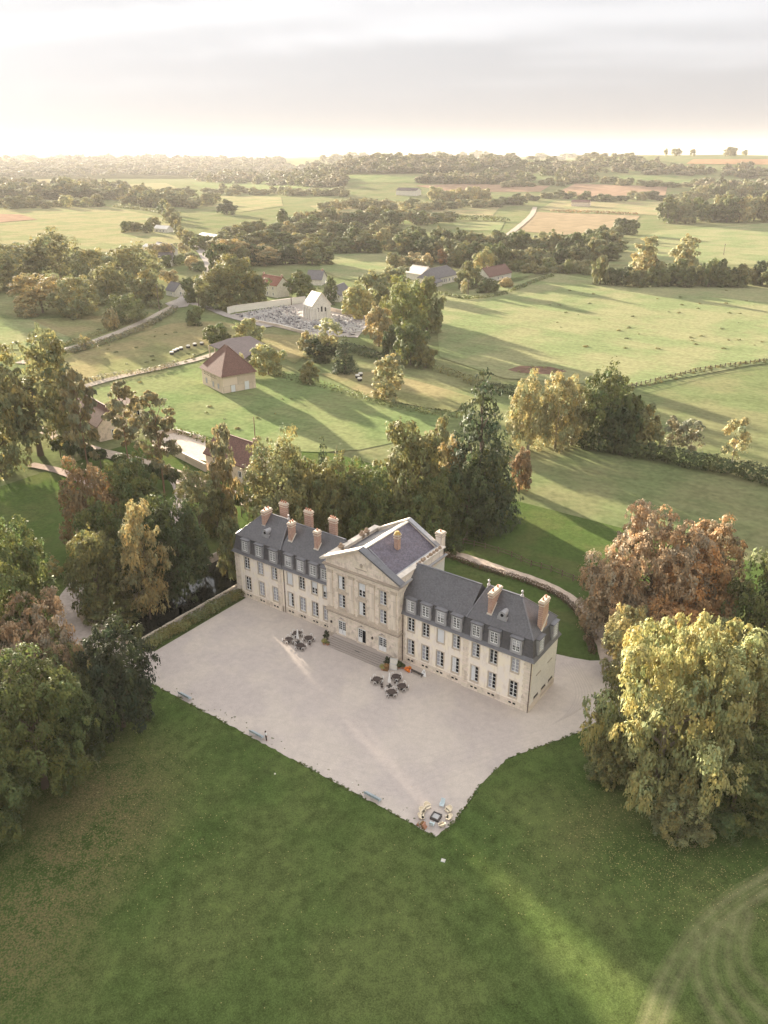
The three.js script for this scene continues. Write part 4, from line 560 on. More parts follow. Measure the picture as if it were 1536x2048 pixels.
house('village_house', 'long low white hall right of the village road', 'hall', [428, 482], [398, 477], [432, 476], 4, 5.6, HW, MT.lime, { d: 9, front: [[0.2, 1, 1.6, 1.4], [0.5, 1, 1.6, 1.4], [0.8, 1, 1.6, 1.4]] });
house('farmhouse', 'long white farm range with slate roof below the tree belt', 'farmhouse', [866, 573], [915, 562], [850, 566], 5, 10.2, HW, MT.greyRoof, { d: 12, hip: 4, front: [0.12, 0.25, 0.36, 0.44, 0.52, 0.66, 0.8, 0.92].map((x) => [x, 1.2, 1.4, 2]) });
house('farm_building', 'low grey roofed lean-to in front of the long farm range', 'farm building', [862, 577], [884, 571], [852, 570], 3, 5.4, HW, MT.greyRoof, { d: 7, front: [[0.5, 0.8, 1.4, 1.3]] });
house('farmhouse', 'white house with brown roof and small gable at the right of the farm', 'farmhouse', [978, 566], [1022, 556], [968, 560], 4.2, 9, HW, MT.tile, { d: 11, chim: [[0.2, 1]], front: [[0.15, 1, 1.2, 1.5], [0.4, 1, 1.2, 1.5], [0.6, 1, 1.2, 1.5]] });
house('farm_building', 'pale rounded-looking barn left of the long farm range', 'barn', [842, 562], [812, 557], [846, 552], 4.5, 8.6, HW, MT.coping, { d: 13 });
house('field_barn', 'lone brown field barn on the far bright field', 'barn', [1178, 414], [1142, 413], [1180, 408], 7, 10, MT.houseStone, MT.tile, { d: 16 });
house('field_barn', 'long pale barn in the valley below the wooded hill', 'barn', [832, 392], [792, 390], [834, 387], 9, 13, HW, MT.sheet, { d: 24 });
// utility poles
{
  seed(3); const pole = (px, py, h, label) => { const p = G(px, py), g = thing('utility_pole', label, 'pole', [p.x, p.y, p.z], -0.5); mesh('shaft', bar([0, 0, 0], [0, h, 0], 0.28, 0.18), MT.oldWood, g); mesh('crossarm', box(-0.9, 0.9, h - 0.9, h - 0.7, -0.1, 0.1), MT.oldWood, g); for (const x of [-0.75, 0.75]) mesh('insulator', cyl(0.1, 0.1, 0.3, x, h - 0.7, 0, 6), MT.houseWhite, g); };
  pole(583, 611, 9.5, 'wooden utility pole behind the cemetery wall'); pole(398, 617, 9, 'wooden utility pole at the cemetery road junction'); pole(319, 622, 14, 'tall utility pole left of the crossroads'); pole(936, 590, 9, 'wooden utility pole at the edge of the great meadow'); pole(1447, 510, 9, 'utility pole standing in the striped field');
}
// drums with pale lids in the rough meadow and below the conifer
{
  const make = (px, py, label, group) => { const p = G(px, py), g = thing('storage_drum', label, 'drum', [p.x, p.y, p.z], 0, group); mesh('drum', cyl(0.85, 0.85, 1.15, 0, 0, 0, 10), MT.black, g); mesh('lid', cyl(0.95, 0.8, 0.4, 0, 1.15, 0, 10), MT.houseWhite, g); };
  for (const [x, y] of [[344, 710], [349.5, 706], [355, 703.5], [362.5, 701], [376.6, 697], [390, 693], [404, 691]]) make(x, y, 'dark drum with pale lid in the row beside the barn', 'row of drums beside the barn');
  make(721, 753, 'farthest of the three drums below the dark conifer', 'three drums below the conifer'); make(715, 757, 'left one of the three drums below the dark conifer', 'three drums below the conifer'); make(719.5, 763, 'nearest of the three drums below the dark conifer', 'three drums below the conifer');
}
// ---------------------------------------------------------------- trees, shrubs and hedges: crowns are clouds of leaf sprays on uneven lobes
function sprays(seedN, lobes, nSpray, size, opt = {}) {   // lobes: [x, y, z, r, ry]
  seed(seedN);
  const wsum = lobes.reduce((t, l) => t + l[3] * l[3], 0), P = [], N = [], Cc = [], I = []; let nv = 0;
  const v = new THREE.Vector3(), n = new THREE.Vector3(), t1 = new THREE.Vector3(), t2 = new THREE.Vector3();
  lobes.forEach((L, li) => {
    const cnt = Math.round(nSpray * L[3] * L[3] / wsum), ry = L[4] ?? 0.85, hue = rnd(), lt = rr(0.8, 1.2), lobeTint = [lt * mix(0.92, 1.22, hue), lt, lt * mix(1.1, 0.8, hue)];
    for (let k = 0; k < cnt; k++) {
      let u = rr(-1, 1), a = rr(0, 2 * Math.PI); if (u < -0.3 && rnd() < 0.55) u = -u; const q = Math.sqrt(1 - u * u);
      n.set(q * Math.cos(a), u, q * Math.sin(a)); const f = Math.pow(rnd(), 0.5) * 0.5 + 0.5 + (rnd() < 0.2 ? rr(0, 0.3) : 0);
      v.set(L[0] + n.x * L[3] * f, L[1] + n.y * L[3] * ry * f, L[2] + n.z * L[3] * f);
      let deep = false; for (let j = 0; j < lobes.length; j++) if (j !== li) { const M = lobes[j], dx = v.x - M[0], dy = (v.y - M[1]) / (M[4] ?? 0.85), dz = v.z - M[2]; if (dx * dx + dy * dy + dz * dz < M[3] * M[3] * 0.42) { deep = true; break; } }
      if (deep || v.y < 0.01) continue;
      if (vn3(v.x / size * 0.17 + 50, v.y / size * 0.2 + 50, v.z / size * 0.17 + 50, seedN) < (opt.gap ?? 0.3)) continue;
      n.x += rr(-1, 1) * 0.75; n.y += 0.6 + rr(-1, 1) * 0.7; n.z += rr(-1, 1) * 0.75; n.normalize();
      t1.set(rr(-1, 1), rr(-1, 1), rr(-1, 1)).cross(n).normalize(); t2.crossVectors(n, t1);
      const s = size * rr(0.45, 1.5), w = s * rr(0.4, 0.85), lt2 = rr(0.78, 1.22), hx = rr(-0.1, 0.14), dr = opt.droop ?? 0.05;
      const c = [lobeTint[0] * lt2 * (1 + hx), lobeTint[1] * lt2, lobeTint[2] * lt2 * (1 - hx)];
      const nn = [mix(n.x, (v.x - L[0]) / L[3], 0.35), mix(n.y, (v.y - L[1]) / L[3], 0.35) + 0.1, mix(n.z, (v.z - L[2]) / L[3], 0.35)];
      for (const [p, r] of [[-s, 0], [0, -w], [s, 0], [0, w]]) { P.push(v.x + t1.x * p + t2.x * r, v.y + t1.y * p + t2.y * r - Math.abs(p) * dr, v.z + t1.z * p + t2.z * r); N.push(...nn); Cc.push(...c); }
      I.push(nv, nv + 1, nv + 2, nv, nv + 2, nv + 3); nv += 4;
    }
  });
  if (opt.fit !== undefined) {                    // stretch the spray cloud into the unit box, from y = fit to 1
    const lim = [0, 1, 2].map((a) => { const q = []; for (let i = a; i < P.length; i += 12) q.push(P[i]); q.sort((x, y) => x - y); return [q[Math.floor(q.length * 0.012)], q[Math.floor(q.length * 0.988)]]; });
    for (let i = 0; i < P.length; i += 3) { P[i] = (P[i] - lim[0][0]) / (lim[0][1] - lim[0][0]) - 0.5; P[i + 2] = (P[i + 2] - lim[2][0]) / (lim[2][1] - lim[2][0]) - 0.5; P[i + 1] = Math.max(0.004, opt.fit + (1 - opt.fit) * (P[i + 1] - lim[1][0]) / (lim[1][1] - lim[1][0])); }
  }
  const g = new THREE.BufferGeometry(); g.setAttribute('position', new THREE.Float32BufferAttribute(P, 3)); g.setAttribute('normal', new THREE.Float32BufferAttribute(N, 3)); g.setAttribute('color', new THREE.Float32BufferAttribute(Cc, 3)); g.setIndex(I); g.userData.uv = 1; g.normalizeNormals?.(); return g;
}
// lobes of a crown in a unit box: width 1, height 1, standing on y = 0
const SHAPES = {
  round(k) { const L = [[0, 0.55, 0, 0.3, 1]], n = k > 2 ? 7 : k > 1 ? 13 : 26; for (let i = 0; i < n; i++) { const u = mix(-0.75, 1, (i + 0.5) / n), a = i * 2.4 + rr(-0.5, 0.5), q = Math.sqrt(1 - u * u), R = rr(0.24, 0.35), r = (k > 2 ? 1.35 : k > 1 ? 1.15 : 0.9) * rr(0.12, 0.21); L.push([q * Math.cos(a) * R, 0.52 + u * rr(0.28, 0.36), q * Math.sin(a) * R, r * rr(0.75, 1.1)]); } return L; },
  wide(k) { const L = [[0, 0.5, 0, 0.28, 0.9]], n = k > 2 ? 8 : k > 1 ? 15 : 34; for (let i = 0; i < n; i++) { const u = mix(-0.6, 0.95, (i + 0.5) / n), a = i * 2.4 + rr(-0.7, 0.7), q = Math.sqrt(1 - u * u), R = rr(0.2, 0.42), r = (k > 2 ? 1.35 : k > 1 ? 1.2 : 0.85) * rr(0.09, 0.18); L.push([q * Math.cos(a) * R, 0.5 + u * rr(0.22, 0.38), q * Math.sin(a) * R, r, 0.75]); } return L; },
  tall(k) { const L = [], n = k > 2 ? 7 : 22; for (let i = 0; i < n; i++) { const t = (i + 0.5) / n, y = mix(0.16, 0.92, t), R = 0.3 * Math.sin(Math.PI * mix(0.18, 0.93, t)), a = i * 2.4 + rr(-0.6, 0.6); L.push([Math.cos(a) * R * rr(0.5, 1), y + rr(-0.03, 0.03), Math.sin(a) * R * rr(0.5, 1), rr(0.13, 0.22) * (k > 2 ? 1.4 : 1), 0.6]); } return L; },
  column(k) { const L = []; for (let i = 0; i < 7; i++) { const t = i / 6; L.push([rr(-0.03, 0.03), mix(0.12, 0.86, t), rr(-0.03, 0.03), 0.42 * Math.pow(Math.sin(Math.PI * mix(0.22, 0.9, t)), 0.6), 0.5]); } return L; },
  pine() { const L = []; for (let i = 0; i < 22; i++) { const t = (i + 0.5) / 22, y = mix(0.3, 0.95, t), R = 0.36 * Math.pow(Math.sin(Math.PI * mix(0.12, 0.86, t)), 0.7), a = i * 2.4 + rr(-0.8, 0.8), q = rr(0.35, 1.05); L.push([Math.cos(a) * R * q, y, Math.sin(a) * R * q, rr(0.1, 0.17), 0.38]); } L.push([0, 0.95, 0, 0.13, 0.35], [0.22, 0.2, 0.05, 0.1, 0.4], [-0.2, 0.26, 0.1, 0.09, 0.4]); return L; },
  fir() { const L = []; for (let t = 0; t < 11; t++) { const y = mix(0.08, 0.97, t / 10), R = 0.5 * Math.pow(1 - t / 11.6, 0.62), n = Math.max(2, Math.round(9 - t * 0.7)); for (let i = 0; i < n; i++) { const a = (i / n) * 6.28 + t * 0.9 + rr(-0.2, 0.2), q = rr(0.7, 1.08); L.push([Math.cos(a) * R * 0.75 * q, y - R * 0.12, Math.sin(a) * R * 0.75 * q, Math.max(0.05, R * 0.42), 0.3], [Math.cos(a) * R * 0.3, y, Math.sin(a) * R * 0.3, Math.max(0.045, R * 0.4), 0.4]); } } L.push([0, 0.97, 0, 0.04, 1.5]); return L; },
  bush(k) { const L = [[0, 0.35, 0, 0.38, 0.95]], n = k > 2 ? 6 : 12; for (let i = 0; i < n; i++) { const a = i * 2.4 + rr(-0.4, 0.4), u = rr(0.0, 0.85), R = 0.3 * Math.sqrt(1 - u * u * 0.8); L.push([Math.cos(a) * R, 0.25 + u * 0.45, Math.sin(a) * R, rr(0.16, 0.25)]); } return L; },
  pollard() { const L = []; for (let i = 0; i < 11; i++) { const a = i * 2.4, u = rr(-0.8, 0.9), q = Math.sqrt(1 - u * u); L.push([Math.cos(a) * q * 0.28, 0.73 + u * 0.16, Math.sin(a) * q * 0.28, rr(0.15, 0.22), 0.6]); } return L; },
  airy() { const L = []; for (let i = 0; i < 18; i++) { const t = (i + 0.5) / 18, a = i * 2.4 + rr(-0.6, 0.6), R = 0.32 * Math.sin(Math.PI * mix(0.2, 0.9, t)); L.push([Math.cos(a) * R * rr(0.4, 1.1), mix(0.2, 0.93, t), Math.sin(a) * R * rr(0.4, 1.1), rr(0.08, 0.14), 0.8]); } return L; },
};
const LOD = [[120000, 0.0074], [30000, 0.0128], [7600, 0.025], [1500, 0.052], [320, 0.1]], crowns = new Map();
const FIT = { round: 0.05, wide: 0.05, tall: 0.05, column: 0.03, pine: 0.2, fir: 0.03, bush: 0, pollard: 0.42, airy: 0.12 };
function tufts(L, lod) {                            // break every lobe into smaller tufts of unequal size
  const n = [8, 6, 3, 0, 0][lod]; if (!n) return L; const out = [];
  for (const l of L) { out.push([l[0], l[1], l[2], l[3] * 0.72, l[4]]); const ry = l[4] ?? 0.85; for (let i = 0; i < n; i++) { const u = rr(-0.55, 1), a = rr(0, 6.28), q = Math.sqrt(1 - u * u), d = rr(0.6, 1.05); out.push([l[0] + q * Math.cos(a) * l[3] * d, l[1] + u * l[3] * ry * d, l[2] + q * Math.sin(a) * l[3] * d, l[3] * rr(0.26, 0.5), ry * 0.85]); } }
  return out;
}
function crownGeo(type, lod, k) {
  const key = type + lod + '_' + k;
  if (!crowns.has(key)) { seed(type.length * 31 + lod * 7 + k * 101 + type.charCodeAt(0)); const L = type === 'fir' || type === 'airy' ? SHAPES[type](lod) : tufts(SHAPES[type](lod), lod), [n, s] = LOD[lod], slim = type === 'pine' || type === 'tall' || type === 'column' || type === 'airy'; crowns.set(key, sprays(1000 + crowns.size, L, n * (slim ? 0.62 : type === 'fir' ? 0.9 : 1) * (type === 'airy' ? 0.5 : 1), s * (slim ? 1.15 : 1) * (lod < 2 && type === 'fir' ? 1.2 : 1), { gap: type === 'airy' ? 0.45 : lod > 2 ? 0.16 : lod > 1 ? 0.32 : lod ? 0.41 : 0.48, droop: type === 'fir' ? 0.3 : 0.04, fit: FIT[type] })); }
  return crowns.get(key);
}
const trunks = new Map();
function trunkGeo(type, lod, k) {
  const key = (lod > 2 ? 'far' : type) + (lod > 2 ? 0 : k);
  if (!trunks.has(key)) {
    seed(500 + trunks.size); const r = type === 'pine' ? 0.022 : type === 'airy' || type === 'tall' ? 0.02 : 0.032, top = type === 'pine' || type === 'fir' ? 0.93 : type === 'pollard' ? 0.72 : 0.62, g = [];
    if (lod > 2) g.push(bar([0, -0.03, 0], [0, 0.5, 0], 0.045, 0.025, 5));
    else {
      let p = [0, -0.03, 0]; for (let i = 1; i <= 4; i++) { const q = [rr(-0.012, 0.012), top * i / 4, rr(-0.012, 0.012)], a = 1 - (i - 1) / 4.6, b = 1 - i / 4.6; g.push(bar(p, q, r * a * (i === 1 ? 1.25 : 1), r * b, 7)); p = q; }
      const nb = type === 'column' || type === 'bush' ? 0 : type === 'wide' ? 13 : 8; for (let i = 0; i < nb; i++) { const a = i * 2.4 + rr(-0.3, 0.3), y = mix(type === 'pine' ? 0.35 : 0.25, top * 0.92, i / nb), l = type === 'pine' ? 0.24 : 0.28 * (1.1 - y), u = rr(0.1, 0.26); g.push(bar([0, y, 0], [Math.cos(a) * l * 0.6, y + u * 0.55, Math.sin(a) * l * 0.6], r * 0.42, r * 0.26, 5), bar([Math.cos(a) * l * 0.6, y + u * 0.55, Math.sin(a) * l * 0.6], [Math.cos(a + 0.25) * l, y + u, Math.sin(a + 0.25) * l], r * 0.26, r * 0.08, 5)); }
    }
    trunks.set(key, merge(g));
  }
  return trunks.get(key);
}
const leafMats = new Map();
const leaf = (c) => { c = c[0] === 1 ? c : c.map((q) => Math.min(0.8, q * 1.3)); const k = c.join(); if (!leafMats.has(k)) leafMats.set(k, new THREE.MeshPhysicalMaterial({ color: lin(...c), roughness: 0.8, specularIntensity: 0.35, transmission: 0.38, thickness: 0, vertexColors: true, side: THREE.DoubleSide })); return leafMats.get(k); };
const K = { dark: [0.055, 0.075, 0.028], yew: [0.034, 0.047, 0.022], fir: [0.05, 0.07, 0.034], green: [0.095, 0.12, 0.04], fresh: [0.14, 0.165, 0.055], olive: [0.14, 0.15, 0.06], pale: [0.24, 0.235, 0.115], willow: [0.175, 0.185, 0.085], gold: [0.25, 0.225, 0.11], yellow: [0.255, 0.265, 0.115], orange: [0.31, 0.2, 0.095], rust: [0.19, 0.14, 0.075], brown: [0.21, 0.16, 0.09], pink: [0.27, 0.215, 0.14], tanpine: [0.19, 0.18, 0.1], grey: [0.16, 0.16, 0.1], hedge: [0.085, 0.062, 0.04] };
let treeCount = 0;
// A tree where the photograph shows it: cx the middle of its crown, by its foot, ty its top, w its width, all in pixels of the photograph.
function tree(name, label, cx, by, ty, w, type, col, group, o = {}) {
  by -= (o.foot ? 0 : 0.5 * w * Math.sin(PITCH + Math.atan((by - 1024) / FPX)) * (/round|wide|bush/.test(type) ? 0.8 : 0.35));   // the lowest leaves seen hang in front of the foot
  let bx = cx, p, h = 5;
  for (let it = 0; it < 4; it++) {
    p = G(bx, by); let lo = 0.5, hi = 60; for (let i = 0; i < 24; i++) { h = (lo + hi) / 2; if (see(p.clone().setY(p.y + h))[1] > ty) lo = h; else hi = h; }
    bx += cx - see(p.clone().setY(p.y + h * 0.6))[0];
  }
  const ppm = FPX / see(p)[2], W = 0.92 * w / ppm, lod = o.lod ?? (w > 205 ? 0 : w > 74 ? 1 : w > 34 ? 2 : w > 15 ? 3 : 4), k = (treeCount++ * 7) % (lod === 0 ? 2 : lod > 1 ? 4 : 3), m = Array.isArray(col) ? col : K[col];
  seed(9000 + treeCount); const turn = rr(0, 6.28);
  if (lod > 3) { const c = mesh(name, crownGeo(type, lod, k), leaf(m)); c.position.copy(p); c.rotation.y = turn; c.scale.set(W, h, W); return tag(c, label, o.cat ?? 'tree', group); }
  const g = thing(name, label, o.cat ?? 'tree', [p.x, p.y, p.z], turn, group), c = mesh('crown', crownGeo(type, lod, k), leaf(m), g); c.scale.set(W, h * (1 - (o.lift ?? 0)), W); c.position.y = h * (o.lift ?? 0);
  if (type !== 'bush' || lod < 2) { const t = mesh('trunk', trunkGeo(type, lod, k), type === 'pine' ? MT.barkPine : name === 'plane_tree' || name === 'poplar_tree' ? MT.barkPale : MT.bark, g), r = Math.min(W, h * 0.9); t.scale.set(r, h, r); }
  return g;
}
function belt(name, label, group, pts, n, hpx, wpx, types, cols, o = {}) { n = Math.round(n * (o.more ?? 1.3)); wpx *= 1.08; hpx *= 0.9; // a row of trees along [[x, y], ...] in pixels
  seed(o.seed ?? 300 + treeCount);
  const seg = pts.slice(1).map((p, i) => Math.hypot(p[0] - pts[i][0], p[1] - pts[i][1])), tot = seg.reduce((a, b) => a + b), list = [];
  for (let k = 0; k < n; k++) { let t = (k + rr(0.2, 0.8)) / n * tot, i = 0; while (t > seg[i]) t -= seg[i++]; const f = t / seg[i]; list.push([mix(pts[i][0], pts[i + 1][0], f), mix(pts[i][1], pts[i + 1][1], f) + rr(-1, 1) * (o.jy ?? 3), rr(0.62, 1.22), rr(0.72, 1.3), pick(types), pick(cols)]); }
  list.sort((a, b) => a[1] - b[1]);
  for (const [x, y, a, b, t, c] of list) tree(name, label, x, y, y - hpx * a, wpx * b * (t === 'tall' ? 0.7 : 1), t, c, group, { cat: o.cat });
}
// hedge: leaf sprays over a rounded run of soil-dark core
function hedge(name, label, pts, w, h, col, size, dens = 26, o = {}) {
  const c = new THREE.CatmullRomCurve3(pts.map(([x, z]) => new THREE.Vector3(x, heightAt(x, z), z))), len = c.getLength(), L = [], n = Math.max(3, Math.round(len / (w * 0.5))); seed(Math.round(len * 10));
  const a = c.getPoint(0); for (let i = 0; i <= n; i++) { const p = c.getPoint(i / n); L.push([p.x - a.x + rr(-0.1, 0.1) * w, p.y - a.y + h * 0.5, p.z - a.z + rr(-0.1, 0.1) * w, w * rr(0.5, 0.62), h / w * rr(0.85, 1.1)]); }
  const g = mesh(name, sprays(Math.round(len * 3) + 7, L, len * h * dens, size, { gap: 0.12 }), leaf(K[col])); g.position.set(a.x, a.y, a.z); return tag(g, label, o.cat ?? 'hedge', o.group);
}
